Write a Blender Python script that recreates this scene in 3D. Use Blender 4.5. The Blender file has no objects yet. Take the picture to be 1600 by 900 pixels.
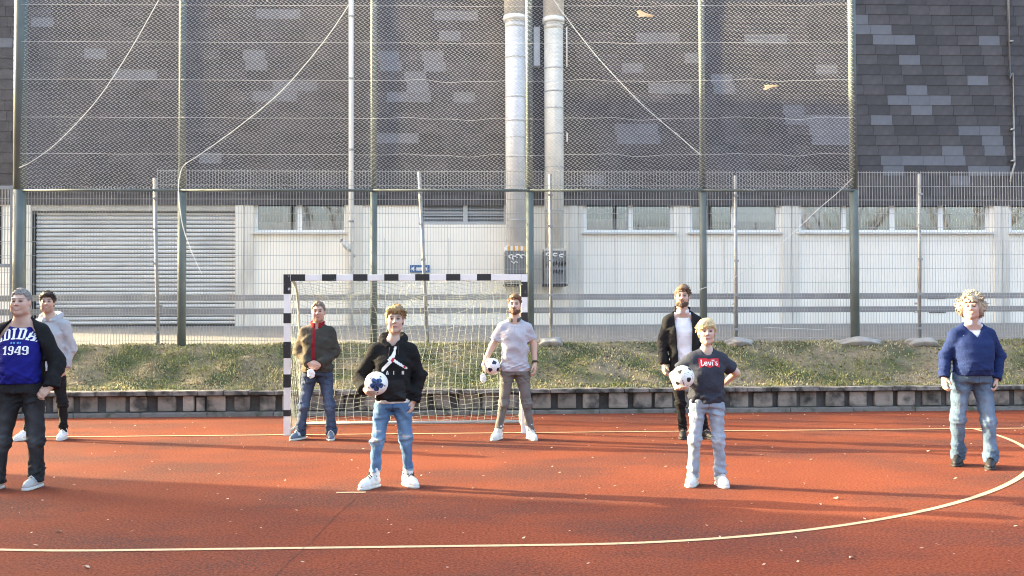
import bpy, bmesh, math, random
import numpy as np
from mathutils import Vector, Matrix
from mathutils.bvhtree import BVHTree
random.seed(7); np.random.seed(7)
R = math.radians
scene = bpy.context.scene
C = scene.collection

# ------------------------------------------------------------------ camera
FPX, CAM_H, YAW, PITCH, ROLL = 1520.0, 1.62, 0.0435, 0.0219, -0.0035
cam_d = bpy.data.cameras.new('camera'); cam = bpy.data.objects.new('camera', cam_d); C.objects.link(cam)
cam_d.sensor_width = 36.0; cam_d.lens = FPX / 1600 * 36.0; cam_d.clip_start = 0.1; cam_d.clip_end = 3000
cam.matrix_world = (Matrix.Translation((0, 0, CAM_H)) @ Matrix.Rotation(-YAW, 4, 'Z') @ Matrix.Rotation(math.pi/2 + PITCH, 4, 'X') @ Matrix.Rotation(ROLL, 4, 'Z'))
scene.camera = cam

# ------------------------------------------------------------------ light
SUN_EL, SUN_DX, SUN_DY = R(18.0), -1.0, 0.32          # direction TO the sun on the ground plan
sun_az = math.atan2(SUN_DY, SUN_DX)
to_sun = Vector((math.cos(sun_az)*math.cos(SUN_EL), math.sin(sun_az)*math.cos(SUN_EL), math.sin(SUN_EL)))
sd = bpy.data.lights.new('sun', 'SUN'); sd.energy = 2.9; sd.angle = R(0.55); sd.color = (1.0, 0.84, 0.50)
so = bpy.data.objects.new('sun', sd); C.objects.link(so); so.location = (-20, 5, 30)
so.rotation_euler = (-to_sun).to_track_quat('-Z', 'Y').to_euler()
world = bpy.data.worlds.new('World'); scene.world = world; world.use_nodes = True
wn = world.node_tree; wn.nodes.clear()
wo = wn.nodes.new('ShaderNodeOutputWorld'); wb = wn.nodes.new('ShaderNodeBackground'); ws = wn.nodes.new('ShaderNodeTexSky')
ws.sky_type = 'NISHITA'; ws.sun_disc = False; ws.sun_elevation = SUN_EL
ws.sun_rotation = math.atan2(to_sun.x, to_sun.y); ws.dust_density = 6.0; ws.air_density = 1.0; ws.ozone_density = 0.6
wb.inputs['Strength'].default_value = 0.15
wn.links.new(ws.outputs[0], wb.inputs[0]); wn.links.new(wb.outputs[0], wo.inputs[0])
vs = scene.view_settings
vs.view_transform = 'Standard'; vs.look = 'None'; vs.gamma = 1.0; vs.use_curve_mapping = False
vs.exposure = 2.8
scene.cycles.use_denoising = True
scene.cycles.max_bounces = 6
scene.cycles.filter_width = 1.1

# ------------------------------------------------------------------ helpers
def ray(px, py):
    u, v = px - 800.0, py - 450.0
    c, s = math.cos(ROLL), math.sin(ROLL); u, v = c*u + s*v, -s*u + c*v
    xr, up = u/FPX, -v/FPX
    c, s = math.cos(PITCH), math.sin(PITCH); yr = c - s*up; zz = s + c*up
    c, s = math.cos(YAW), math.sin(YAW)
    return c*xr + s*yr, -s*xr + c*yr, zz
def at(px, py, Y):                      # point of the photograph on the upright plane Y
    x, y, z = ray(px, py); t = Y/y
    return Vector((x*t, Y, z*t + CAM_H))
def ground(px, py, z=0.0):              # point of the photograph on the level z
    x, y, zz = ray(px, py); t = (z - CAM_H)/zz
    return Vector((x*t, y*t, z))

class MB:
    def __init__(self): self.v = []; self.f = []; self.mi = []
    def quad(self, a, b, c, d, m=0):
        n = len(self.v); self.v += [tuple(a), tuple(b), tuple(c), tuple(d)]; self.f.append((n, n+1, n+2, n+3)); self.mi.append(m)
    def box(self, x0, x1, y0, y1, z0, z1):
        n = len(self.v)
        self.v += [(x0,y0,z0),(x1,y0,z0),(x1,y1,z0),(x0,y1,z0),(x0,y0,z1),(x1,y0,z1),(x1,y1,z1),(x0,y1,z1)]
        for f in ((3,2,1,0),(4,5,6,7),(0,1,5,4),(1,2,6,5),(2,3,7,6),(3,0,4,7)): self.f.append(tuple(n+i for i in f)); self.mi.append(0)
        return self
    def tube(self, pts, r, n=8, closed_ends=True, rr=None):
        pts = [Vector(p) for p in pts]; base = len(self.v); L = len(pts)
        side = None
        for i, p in enumerate(pts):
            t = (pts[min(i+1, L-1)] - pts[max(i-1, 0)]); t = t.normalized() if t.length > 1e-9 else Vector((0,0,1))
            if side is None:
                side = t.cross(Vector((0,1,0)) if abs(t.y) < .9 else Vector((1,0,0))).normalized()
            else:
                side = (side - t*side.dot(t)).normalized()
            up = t.cross(side); ri = r if rr is None else rr[i]
            for k in range(n):
                a = 2*math.pi*k/n; q = p + side*(math.cos(a)*ri) + up*(math.sin(a)*ri); self.v.append(tuple(q))
        for i in range(L-1):
            for k in range(n):
                a = base+i*n+k; b = base+i*n+(k+1) % n; self.f.append((a, b, b+n, a+n)); self.mi.append(0)
        if closed_ends:
            self.f.append(tuple(base+k for k in reversed(range(n)))); self.f.append(tuple(base+(L-1)*n+k for k in range(n))); self.mi += [0, 0]
        return self
    def mesh(self, name):
        me = bpy.data.meshes.new(name); me.from_pydata(self.v, [], self.f); me.update(); return me
    def build(self, name, mat, parent=None, smooth=False, bevel=0.0, seg=2):
        me = self.mesh(name)
        if bevel > 0:
            bm = bmesh.new(); bm.from_mesh(me)
            bmesh.ops.bevel(bm, geom=list(bm.edges), offset=bevel, segments=seg, profile=0.7, affect='EDGES', clamp_overlap=True)
            bm.to_mesh(me); bm.free()
        bm = bmesh.new(); bm.from_mesh(me); bmesh.ops.recalc_face_normals(bm, faces=bm.faces); bm.to_mesh(me); bm.free()
        return link(name, me, mat, parent, smooth)
def link(name, me, mat, parent=None, smooth=False):
    o = bpy.data.objects.new(name, me); C.objects.link(o)
    if mat is not None and not me.materials: me.materials.append(mat)
    if smooth: me.polygons.foreach_set('use_smooth', [True]*len(me.polygons))
    if parent is not None: o.parent = parent
    return o
def empty(name, loc=(0, 0, 0)):
    o = bpy.data.objects.new(name, None); C.objects.link(o); o.location = loc; o.empty_display_size = .1; return o
def tag(o, label=None, cat=None, group=None, kind=None):
    if label: o['label'] = label
    if cat: o['category'] = cat
    if group: o['group'] = group
    if kind: o['kind'] = kind
    return o
def box_obj(name, x0, x1, y0, y1, z0, z1, mat, parent=None, bevel=0.0):
    return MB().box(min(x0,x1), max(x0,x1), y0, y1, min(z0,z1), max(z0,z1)).build(name, mat, parent, bevel=bevel)

# ------------------------------------------------------------------ materials
def mat(name, col, rough=.7, var=.15, scale=6.0, bump=.0, bscale=60.0, col2=None, c2scale=2.0, c2lo=.5, c2hi=.7, metal=0.0, spec=.4, stretch=(1,1,1), attr=False, island=0.0, detail=6):
    m = bpy.data.materials.new(name); m.use_nodes = True; nt = m.node_tree; N = nt.nodes; L = nt.links
    b = N['Principled BSDF']; b.inputs['Roughness'].default_value = rough; b.inputs['Metallic'].default_value = metal
    b.inputs['Specular IOR Level'].default_value = spec
    tc = N.new('ShaderNodeTexCoord'); mp = N.new('ShaderNodeMapping'); mp.inputs['Scale'].default_value = stretch
    L.new(tc.outputs['Object'], mp.inputs[0])
    def noise(sc, dt=detail):
        n = N.new('ShaderNodeTexNoise'); n.inputs['Scale'].default_value = sc; n.inputs['Detail'].default_value = dt; L.new(mp.outputs[0], n.inputs['Vector']); return n
    if attr:
        a = N.new('ShaderNodeAttribute'); a.attribute_name = 'Col'; cur = a.outputs['Color']
    else:
        rgb = N.new('ShaderNodeRGB'); rgb.outputs[0].default_value = (*col, 1); cur = rgb.outputs[0]
    if col2 is not None:
        n2 = noise(c2scale); r = N.new('ShaderNodeValToRGB'); r.color_ramp.elements[0].position = c2lo; r.color_ramp.elements[1].position = c2hi
        L.new(n2.outputs['Fac'], r.inputs[0]); mx = N.new('ShaderNodeMixRGB'); mx.inputs[2].default_value = (*col2, 1)
        L.new(r.outputs[0], mx.inputs[0]); L.new(cur, mx.inputs[1]); cur = mx.outputs[0]
    fac = None
    if var > 0:
        n1 = noise(scale); mr = N.new('ShaderNodeMapRange'); mr.inputs['From Min'].default_value = .25; mr.inputs['From Max'].default_value = .75
        mr.inputs['To Min'].default_value = 1 - var; mr.inputs['To Max'].default_value = 1 + var; L.new(n1.outputs['Fac'], mr.inputs['Value']); fac = mr.outputs[0]
    if island > 0:
        g = N.new('ShaderNodeObjectInfo'); mr2 = N.new('ShaderNodeMapRange'); mr2.inputs['To Min'].default_value = 1-island; mr2.inputs['To Max'].default_value = 1+island
        g2 = N.new('ShaderNodeNewGeometry'); ad = N.new('ShaderNodeMath'); ad.operation = 'ADD'; fr = N.new('ShaderNodeMath'); fr.operation = 'FRACT'
        L.new(g.outputs['Random'], ad.inputs[0]); L.new(g2.outputs['Random Per Island'], ad.inputs[1]); L.new(ad.outputs[0], fr.inputs[0]); L.new(fr.outputs[0], mr2.inputs['Value'])
        if fac is None: fac = mr2.outputs[0]
        else:
            ml = N.new('ShaderNodeMath'); ml.operation = 'MULTIPLY'; L.new(fac, ml.inputs[0]); L.new(mr2.outputs[0], ml.inputs[1]); fac = ml.outputs[0]
    if fac is not None:
        v = N.new('ShaderNodeVectorMath'); v.operation = 'SCALE'; L.new(cur, v.inputs[0]); L.new(fac, v.inputs['Scale']); cur = v.outputs[0]
    L.new(cur, b.inputs['Base Color'])
    if bump > 0:
        nb = noise(bscale); bp = N.new('ShaderNodeBump'); bp.inputs['Strength'].default_value = bump; bp.inputs['Distance'].default_value = .02
        L.new(nb.outputs['Fac'], bp.inputs['Height']); L.new(bp.outputs[0], b.inputs['Normal'])
    return m

M = {}
M['wall'] = mat('cream_panel', (.90,.85,.755), .75, .05, 1.2, .1, 30, col2=(.76,.70,.60), c2scale=1.6, c2lo=.52, c2hi=.8, stretch=(1,1,.22))
M['pilaster'] = mat('pilaster_concrete', (.70,.67,.60), .85, .1, 2.0, .15, 40, col2=(.42,.40,.36), c2scale=1.5, c2lo=.55, c2hi=.8, stretch=(1,1,.3))
M['lintel'] = mat('lintel_concrete', (.42,.41,.38), .9, .15, 3, .2, 40)
M['slate'] = mat('slate', (.066,.062,.066), .62, .25, 5, .25, 50, island=.22, spec=.35)
M['slate_light'] = mat('slate_light', (.13,.136,.155), .6, .12, 5, .2, 50, island=.08)
M['slate_back'] = mat('slate_backing', (.03,.028,.03), .8, .2, 5)
M['roller'] = mat('roller_door', (.60,.61,.61), .55, .10, 3, .05, 30, col2=(.46,.47,.47), c2scale=2, c2lo=.5, c2hi=.75, stretch=(.4,1,2), metal=.0)
M['frame'] = mat('window_frame_white', (.78,.78,.75), .45, .05, 3)
M['sill'] = mat('sill_metal', (.55,.54,.51), .5, .08, 3)
M['dark'] = mat('dark_interior', (.02,.02,.022), .8, .1, 3)
M['room'] = mat('room_wall', (.17,.17,.185), .9, .2, 1.0)
M['curtain'] = mat('curtain_cloth', (.82,.79,.77), .9, .12, 4, .3, 12, stretch=(3,1,.2))
M['louvre'] = mat('louvre_metal', (.42,.43,.44), .5, .1, 3, metal=.3)
M['duct'] = mat('duct_metal', (.55,.56,.575), .45, .10, 5, .08, 20, col2=(.62,.63,.64), c2scale=3, c2lo=.5, c2hi=.75, metal=.1)
M['duct_cream'] = mat('duct_cream', (.62,.595,.53), .5, .10, 5, .08, 20, col2=(.66,.62,.54), c2scale=3, c2lo=.5, c2hi=.75)
M['ductbox'] = mat('duct_box_grey', (.15,.155,.16), .6, .2, 4, .1, 30, col2=(.30,.30,.30), c2scale=9, c2lo=.6, c2hi=.68)
M['orange'] = mat('orange_band', (.72,.38,.10), .6, .1, 8)
M['white'] = mat('white_paint', (.80,.80,.78), .5, .06, 5, .05, 40)
M['galv'] = mat('galvanised', (.34,.35,.35), .5, .15, 8, .08, 60, metal=.4)
M['wire'] = mat('mesh_wire', (.78,.80,.81), .5, .1, 3)
M['rod'] = mat('rod_mat_wire', (.40,.41,.40), .5, .12, 3, metal=.2)
M['green'] = mat('green_post', (.115,.138,.128), .5, .15, 4, .08, 40, col2=(.14,.165,.155), c2scale=3, c2lo=.55, c2hi=.75)
M['pale_green'] = mat('sunlit_post', (.36,.41,.35), .55, .12, 5, .1, 40, col2=(.16,.21,.18), c2scale=3, c2lo=.55, c2hi=.75, stretch=(1,1,.4))  # unused paler copy of the post green, sunlight put into the colour
M['rail'] = mat('guard_rail_metal', (.30,.31,.32), .5, .15, 3, .05, 40, col2=(.30,.20,.13), c2scale=1.3, c2lo=.62, c2hi=.72, metal=.3)
M['rope'] = mat('white_rope', (.75,.75,.72), .8, .1, 10)
M['concrete'] = mat('concrete', (.36,.34,.31), .92, .2, 6, .5, 40)
M['block'] = mat('block_stone', (.29,.25,.21), .9, .2, 7, .5, 40, col2=(.07,.065,.058), c2scale=4.5, c2lo=.46, c2hi=.66, island=.25)
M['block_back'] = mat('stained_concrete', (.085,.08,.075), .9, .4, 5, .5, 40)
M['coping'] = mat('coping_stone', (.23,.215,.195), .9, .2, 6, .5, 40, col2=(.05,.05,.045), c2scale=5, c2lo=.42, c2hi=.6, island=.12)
M['kerb'] = mat('kerb_stone', (.21,.20,.185), .9, .2, 6, .5, 40, col2=(.09,.10,.065), c2scale=7, c2lo=.5, c2hi=.68, island=.15)
M['line'] = mat('line_paint', (.52,.39,.23), .75, .08, 8, .15, 200, col2=(.45,.20,.11), c2scale=26, c2lo=.60, c2hi=.72)
M['seam'] = mat('track_seam', (.10,.03,.02), .9, .3, 20)
M['black'] = mat('black_paint', (.025,.025,.027), .5, .2, 20, .05, 60, col2=(.5,.5,.48), c2scale=14, c2lo=.66, c2hi=.7)
M['net'] = mat('net_cord', (.40,.45,.37), .8, .12, 6)
M['yard'] = mat('yard_asphalt', (.20,.195,.185), .9, .12, 2, .3, 80)
M['soil'] = mat('bank_soil', (.22,.18,.12), .95, .3, 6, .6, 30, col2=(.06,.075,.03), c2scale=1.5, c2lo=.4, c2hi=.6)
M['sign_blue'] = mat('sign_blue', (.05,.13,.30), .4, .05, 5)
M['grille'] = mat('grille_dark', (.03,.03,.03), .6, .1, 5)
M['soffit'] = mat('soffit_wood', (.30,.20,.13), .8, .2, 5, .1, 30, stretch=(.3,1,1))
M['scrap'] = mat('plastic_scrap', (.75,.60,.36), .6, .2, 20)
M['plaster'] = mat('neighbour_plaster', (.55,.50,.42), .9, .1, 1.5, .2, 30)
M['rooftile'] = mat('neighbour_roof', (.22,.10,.07), .8, .2, 5, .3, 20)
def glass_mat():
    m = bpy.data.materials.new('window_glass'); m.use_nodes = True; nt = m.node_tree; nt.nodes.clear()
    o = nt.nodes.new('ShaderNodeOutputMaterial'); mx = nt.nodes.new('ShaderNodeMixShader'); t = nt.nodes.new('ShaderNodeBsdfTransparent'); g = nt.nodes.new('ShaderNodeBsdfGlossy')
    g.inputs['Roughness'].default_value = .02; g.inputs[0].default_value = (.80,.86,.95,1); t.inputs[0].default_value = (.86,.84,.87,1)
    f = nt.nodes.new('ShaderNodeFresnel'); f.inputs[0].default_value = 1.9
    tc = nt.nodes.new('ShaderNodeTexCoord'); n = nt.nodes.new('ShaderNodeTexNoise'); n.inputs['Scale'].default_value = 2.2; bp = nt.nodes.new('ShaderNodeBump'); bp.inputs['Strength'].default_value = .06
    nt.links.new(tc.outputs['Object'], n.inputs['Vector']); nt.links.new(n.outputs['Fac'], bp.inputs['Height']); nt.links.new(bp.outputs[0], g.inputs['Normal'])
    ma = nt.nodes.new('ShaderNodeMath'); ma.operation = 'ADD'; ma.inputs[1].default_value = .10
    nt.links.new(f.outputs[0], ma.inputs[0]); nt.links.new(ma.outputs[0], mx.inputs[0]); nt.links.new(t.outputs[0], mx.inputs[1]); nt.links.new(g.outputs[0], mx.inputs[2]); nt.links.new(mx.outputs[0], o.inputs[0])
    return m
M['glass'] = glass_mat()
def court_mat():
    m = bpy.data.materials.new('rubber_court'); m.use_nodes = True; nt = m.node_tree; N = nt.nodes; L = nt.links
    b = N['Principled BSDF']; b.inputs['Roughness'].default_value = .95; b.inputs['Specular IOR Level'].default_value = .08
    tc = N.new('ShaderNodeTexCoord')
    def noise(sc, dt, rough=.55, st=None):
        n = N.new('ShaderNodeTexNoise'); n.inputs['Scale'].default_value = sc; n.inputs['Detail'].default_value = dt; n.inputs['Roughness'].default_value = rough
        if st:
            mp = N.new('ShaderNodeMapping'); mp.inputs['Scale'].default_value = st; L.new(tc.outputs['Object'], mp.inputs[0]); L.new(mp.outputs[0], n.inputs['Vector'])
        else: L.new(tc.outputs['Object'], n.inputs['Vector'])
        return n
    def ramp(src, p0, p1, c0=(0,0,0,1), c1=(1,1,1,1)):
        r = N.new('ShaderNodeValToRGB'); r.color_ramp.elements[0].position = p0; r.color_ramp.elements[1].position = p1; r.color_ramp.elements[0].color = c0; r.color_ramp.elements[1].color = c1
        L.new(src, r.inputs[0]); return r.outputs[0]
    def mix(f, a, bcol, blend='MIX', k=None):
        x = N.new('ShaderNodeMixRGB'); x.blend_type = blend; x.use_clamp = False
        if f is not None: L.new(f, x.inputs[0])
        else: x.inputs[0].default_value = k
        L.new(a, x.inputs[1])
        if isinstance(bcol, tuple): x.inputs[2].default_value = bcol
        else: L.new(bcol, x.inputs[2])
        return x.outputs[0]
    base = ramp(noise(.45, 4).outputs['Fac'], .3, .7, (.152,.041,.023,1), (.212,.060,.031,1))
    # worn granules: grey black stains in clouds
    st = ramp(noise(.62, 5, .6, (.8,1.3,1)).outputs['Fac'], (.44), .62)
    gr = ramp(noise(42, 4, .75).outputs['Fac'], .42, .58)
    mm = N.new('ShaderNodeMath'); mm.operation = 'MULTIPLY'; L.new(st, mm.inputs[0]); L.new(gr, mm.inputs[1])
    m2 = N.new('ShaderNodeMath'); m2.operation = 'MULTIPLY'; m2.inputs[1].default_value = .9; L.new(mm.outputs[0], m2.inputs[0])
    c = mix(m2.outputs[0], base, (.050,.038,.038,1))
    sp = ramp(noise(48, 4, .85).outputs['Fac'], .38, .62, (.42,.41,.41,1), (1.5,1.5,1.5,1))
    c = mix(None, c, sp, 'MULTIPLY', .8)
    L.new(c, b.inputs['Base Color'])
    bp = N.new('ShaderNodeBump'); bp.inputs['Strength'].default_value = .5; bp.inputs['Distance'].default_value = .006
    L.new(noise(160, 4, .7).outputs['Fac'], bp.inputs['Height']); L.new(bp.outputs[0], b.inputs['Normal'])
    return m
M['court'] = court_mat()

# ================================================================== THE SETTING
XC, YG = -0.8246, 12.7435                     # goal centre and goal line
YW = 15.05                                    # front of the low wall
YF = 16.9                                     # tall posts
YB = 22.0                                     # facade
def sheet(name, x0, x1, y0, y1, z, m, nx=1, ny=1, hf=None, label=None):
    xs = np.linspace(x0, x1, nx+1); ys = np.linspace(y0, y1, ny+1); v = []; f = []
    for j in ys:
        for i in xs: v.append((i, j, z if hf is None else hf(i, j)))
    w = nx+1
    for j in range(ny):
        for i in range(nx): a = j*w+i; f.append((a, a+1, a+1+w, a+w))
    me = bpy.data.meshes.new(name); me.from_pydata(v, [], f); o = link(name, me, m, None, hf is not None); o['kind'] = 'structure'
    if label: o['label'] = label
    return o
M['earth'] = mat('far_earth', (.10,.10,.06), .95, .3, .3, .3, 4)
sheet('ground', -400, 400, -400, 400, -.03, M['earth'], label='wide flat ground around the sports court')
sheet('sports_court', -16.5, 30, -26, YW+.2, 0, M['court'], label='red rubber sports court with dark worn patches')
# painted lines, 5 cm wide
def strip(name, pts, w, m, z=.004, label=None):
    mb = MB(); n = len(pts); L = []; Rr = []
    for i in range(n):
        a = Vector(pts[max(i-1,0)]); b = Vector(pts[min(i+1,n-1)]); t = (b-a).normalized(); nn = Vector((-t.y, t.x))
        p = Vector(pts[i]); L.append(p+nn*w/2); Rr.append(p-nn*w/2)
    for i in range(n-1): mb.quad((Rr[i].x,Rr[i].y,z),(Rr[i+1].x,Rr[i+1].y,z),(L[i+1].x,L[i+1].y,z),(L[i].x,L[i].y,z))
    o = mb.build(name, m); tag(o, label, kind='structure'); return o
def r6(t): return 6.05-.22*math.sin(2*t)**2
arc = [(XC-1.5-6.03*math.cos(t), YG-6.03*math.sin(t)) for t in np.linspace(0, math.pi/2, 60)] + [(XC+1.5+r6(t)*math.sin(t), YG-r6(t)*math.cos(t)) for t in np.linspace(0, math.pi/2, 60)]
strip('goal_area_line', arc, .055, M['line'], .004, 'curved cream goal area line painted on the red court')
strip('goal_line', [(x, YG) for x in np.linspace(-11, 14, 40)], .05, M['line'], .008, 'straight cream goal line through the goal posts')
strip('keeper_mark', [(XC-.36, YG-4.03), (XC-.10, YG-4.03)], .045, M['line'], .004, 'short cream keeper mark beside the teenager with the ball')
strip('court_seam', [(-.98+.006*math.sin(k*.9)-.08*(8.64-y), y) for k, y in enumerate(np.linspace(8.64, 4.2, 24))], .0055, M['seam'], .004, 'dark seam running across the red court')

def bank_z(x, y):
    t = (y - 15.3)/(YF - 15.3); t = max(0, min(1.0, t)); s = t*t*(3-2*t)*.45 + t*.55
    n = .025*math.sin(x*2.1+y*3)+.02*math.sin(x*5.3-y*4.1)+.018*math.sin(x*9.7+y*7.9)
    return .36 + .67*s + n*(.3+1.0*math.sin(math.pi*min(1,t)))
sheet('grass_bank', -13, 16, 15.2, YF+.25, 0, M['soil'], 240, 26, bank_z, 'sloping grass bank between low stone wall and fence')
sheet('yard', -40, 60, YF+.2, YB+.5, 0, M['yard'], 40, 10, lambda x, y: 1.0+.26*min(1,max(0,(y-YF-.2)/(YB-YF-.2))), 'pale paved yard in front of the hall')
# yard marking
mk = MB(); a = at(1205, 508, 20.6)
mk.quad((a.x-.1,20.9,1.205),(a.x+.9,20.2,1.172),(a.x+1.05,20.2,1.172),(a.x+.05,20.9,1.205)); tag(mk.build('yard_marking', M['white']), 'short white painted mark on the yard', kind='structure')

# low retaining wall: back, kerb, blocks, coping slabs
wall_t = empty('retaining_wall', (0, YW, 0)); tag(wall_t, 'low stained block wall with coping slabs along the court edge', 'wall')
def wbox(name, x0, x1, y0, y1, z0, z1, m, bev=0): return MB().box(x0, x1, y0-YW, y1-YW, z0, z1).build(name, m, wall_t, bevel=bev)
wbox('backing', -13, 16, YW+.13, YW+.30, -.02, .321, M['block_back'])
rng = random.Random(3)
pitch = .385; x = -13 + .1
while x < 15.8:
    w = rng.choice([.30, .28, .26, .24, .29, .17]); dx = rng.uniform(0, .05)
    y0 = YW + .045 + rng.uniform(0, .03) if rng.random() < .72 else YW + .10 + rng.uniform(0, .02)
    b_ = wbox('block', x+dx, x+dx+w, y0, YW+.128, .075, .312+rng.uniform(-.01,.004), M['block'], .036)
    if w < .2: wbox('block', x+dx+.2, x+dx+.2+.13, y0+.02, YW+.128, .075, .29, M['block'], .02)
    x += pitch
x = -13
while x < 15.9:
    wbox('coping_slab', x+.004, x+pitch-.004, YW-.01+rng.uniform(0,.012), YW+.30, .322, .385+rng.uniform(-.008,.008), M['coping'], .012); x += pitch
x = -13
while x < 15.5:
    wbox('kerb_stone', x+.004, x+.996, YW-.03+rng.uniform(0,.02), YW+.125, -.02, .062+rng.uniform(-.008,.006), M['kerb'], .01); x += 1.0

# grass, dead leaves and litter
def blades():
    n = 74000; g = np.random.default_rng(5)
    x = g.uniform(-12.5, 15.5, n); t = g.uniform(0, 1, n)
    y = 15.26 + t*(YF+.12-15.26)
    # patchy cover
    p = .5+.25*np.sin(x*1.3+1)+.2*np.sin(x*3.1+y*2.3)+.2*np.sin(y*5+x*.7)+.18*np.sin(x*7.3-y*3)
    keep = g.uniform(0, 1, n) < np.clip(p+.25 - .035*np.clip(x, 0, 9) + (y < 15.5)*.6, .15, 1); x, y = x[keep], y[keep]; n = len(x)
    z = np.array([bank_z(a, b) for a, b in zip(x, y)])
    h = g.uniform(.015, .042, n)*(1+.5*(y < 15.45)); w = g.uniform(.004, .009, n); a = g.uniform(0, 2*np.pi, n); ln = g.uniform(.2, 1.1, n)*h; la = g.uniform(0, 2*np.pi, n)
    b0 = np.stack([x-np.cos(a)*w, y-np.sin(a)*w, z-.006], 1); b1 = np.stack([x+np.cos(a)*w, y+np.sin(a)*w, z-.006], 1)
    mx = x+np.cos(la)*ln*.35; my = y+np.sin(la)*ln*.35
    c0 = np.stack([mx+np.cos(a)*w*.8, my+np.sin(a)*w*.8, z+h*.6], 1); c1 = np.stack([mx-np.cos(a)*w*.8, my-np.sin(a)*w*.8, z+h*.6], 1)
    tp = np.stack([x+np.cos(la)*ln, y+np.sin(la)*ln, z+h], 1)
    v = np.stack([b0, b1, c0, c1, tp], 1).reshape(-1, 3); i = np.arange(n)*5
    f = np.concatenate([np.stack([i, i+1, i+2, i+3], 1)]).tolist() + np.stack([i+3, i+2, i+4], 1).tolist()
    me = bpy.data.meshes.new('grass'); me.from_pydata(v.tolist(), [], f)
    return me
M['grass'] = mat('grass_blade', (.28,.285,.105), .7, .35, 1.6, col2=(.44,.38,.22), c2scale=1.4, c2lo=.42, c2hi=.62, island=.45, spec=.2)
tag(link('grass', blades(), M['grass']), 'short patchy winter grass on the bank', 'grass', kind='stuff')
def leaves(n, area, zf, size, seed, flat=.5):
    g = random.Random(seed); v = []; f = []
    for k in range(n):
        x = g.uniform(area[0], area[1]); y = g.uniform(area[2], area[3]); s = g.uniform(*size); a = g.uniform(0, 6.28)
        u = Vector((math.cos(a), math.sin(a), g.uniform(-flat, flat))).normalized(); w = Vector((-math.sin(a), math.cos(a), g.uniform(-flat, flat))).normalized()
        p = Vector((x, y, zf(x, y) + s*.3*flat + .006)); i = len(v)
        for q in (u*s, w*s*.55+u*s*.1, -u*s, -w*s*.6): v.append(tuple(p+q))
        f.append((i, i+1, i+2, i+3))
    me = bpy.data.meshes.new('dead_leaves'); me.from_pydata(v, [], f); return me
M['leaf'] = mat('dead_leaf', (.26,.185,.11), .8, .3, 9, island=.6, spec=.2)
tag(link('dead_leaves', leaves(9000, (-12.5, 15.5, 15.25, YF+.15), bank_z, (.012, .035), 4), M['leaf']), 'brown dead leaves lying all over the grass bank', 'leaves', kind='stuff')
M['litter'] = mat('court_litter', (.50,.37,.27), .8, .2, 20, island=.3)
lit = leaves(900, (-9, 11, 4.6, 15.0), lambda x, y: 0, (.006, .020), 8, .35)
tag(link('litter', lit, M['litter']), 'pale leaf scraps scattered over the red court', 'litter', kind='stuff')
# a few larger leaves
for (px, py), w_ in zip([(1450, 706), (1306, 780), (1330, 873), (92, 832), (135, 888), (740, 764)], ['far red court near the man in blue', 'sunlit court right of the boy', 'shaded court below the curved line', 'court below the left man', 'bottom left corner of the court', 'court between teenager and boy']):
    g = ground(px, py); mb = MB(); mb.v = []; s = .024
    pts = [(-s,0,.004),(-.3*s,-.6*s,.012),(.6*s,-.5*s,.006),(s,0,.014),(.4*s,.55*s,.02),(-.5*s,.5*s,.008)]
    mb.v = pts + [(p[0]*.98, p[1]*.98, p[2]+.003) for p in pts]; mb.f = [(5,4,3,2,1,0),(6,7,8,9,10,11)] + [(i,(i+1)%6,(i+1)%6+6,i+6) for i in range(6)]
    o = mb.build('fallen_leaf', M['litter']); o.location = g; o.rotation_euler.z = px; tag(o, 'small pale curled leaf lying on the '+w_, 'leaf', 'fallen leaves on the court')

# ================================================================== THE HALL
hall = empty('sports_hall', (0, YB, 0)); tag(hall, 'long hall with dark slate upper wall over cream panels and windows', 'building')
def hx(px, Y=YB): return at(px, 300, Y).x
def hz(py, px=800, Y=YB): return at(px, py, Y).z
def hbox(name, x0, x1, y0, y1, z0, z1, m, parent=None, bev=0):
    x0, x1 = min(x0,x1), max(x0,x1); z0, z1 = min(z0,z1), max(z0,z1)
    return MB().box(x0, x1, y0-YB, y1-YB, z0, z1).build(name, m, parent or hall, bevel=bev)
XL, XR, ZTOP, ZE = -13.6, 40.0, 10.4, hz(302)
hbox('upper_wall', XL, XR, YB-.03, YB+12, ZE, ZTOP, M['slate_back'])
hbox('roof', XL-.15, XR, YB-.2, YB+12.1, ZTOP+.002, ZTOP+.2, M['slate_back'])
hbox('soffit', XL, XR, YB-.02, YB+.10, ZE-.09, ZE-.003, M['soffit'])
ZB = 1.20
# lower wall built round the openings
WIN = [(397,542,307,363,[(403,465),(471,539)]), (912,1052,309,363,[(916,981),(990,1050)]), (1077,1218,307,363,[(1080,1141),(1152,1213)]),
       (1248,1546,307,363,[(1251,1316),(1323,1393),(1397,1467),(1475,1541)]), (1577,1732,307,363,[(1581,1650),(1658,1728)])]
OPEN = [(50,367,330,508)] + [w[:4] for w in WIN] + [(654,791,304,351)]
OPEN.sort()
zt = ZE-.092
cur = XL
for (a, b, t, bo) in OPEN:
    xa, xb, z1, z0 = hx(a), hx(b), hz(t, (a+b)/2), hz(bo, (a+b)/2)
    hbox('wall_panel', cur+.004, xa, YB, YB+.25, ZB, zt, M['wall'])
    if z0 > ZB+.2: hbox('wall_panel', xa+.001, xb-.001, YB+.004, YB+.25, ZB, z0, M['wall'])
    if zt > z1: hbox('lintel', xa+.001, xb-.001, YB+.003, YB+.25, z1, zt, M['lintel'] if a == 50 else M['wall'])
    cur = xb
hbox('wall_panel', cur, XR, YB, YB+.25, ZB, zt, M['wall'])
hbox('lintel', hx(40), hx(372), YB-.012, YB+.002, hz(329, 200), zt-.01, M['lintel'])
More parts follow.
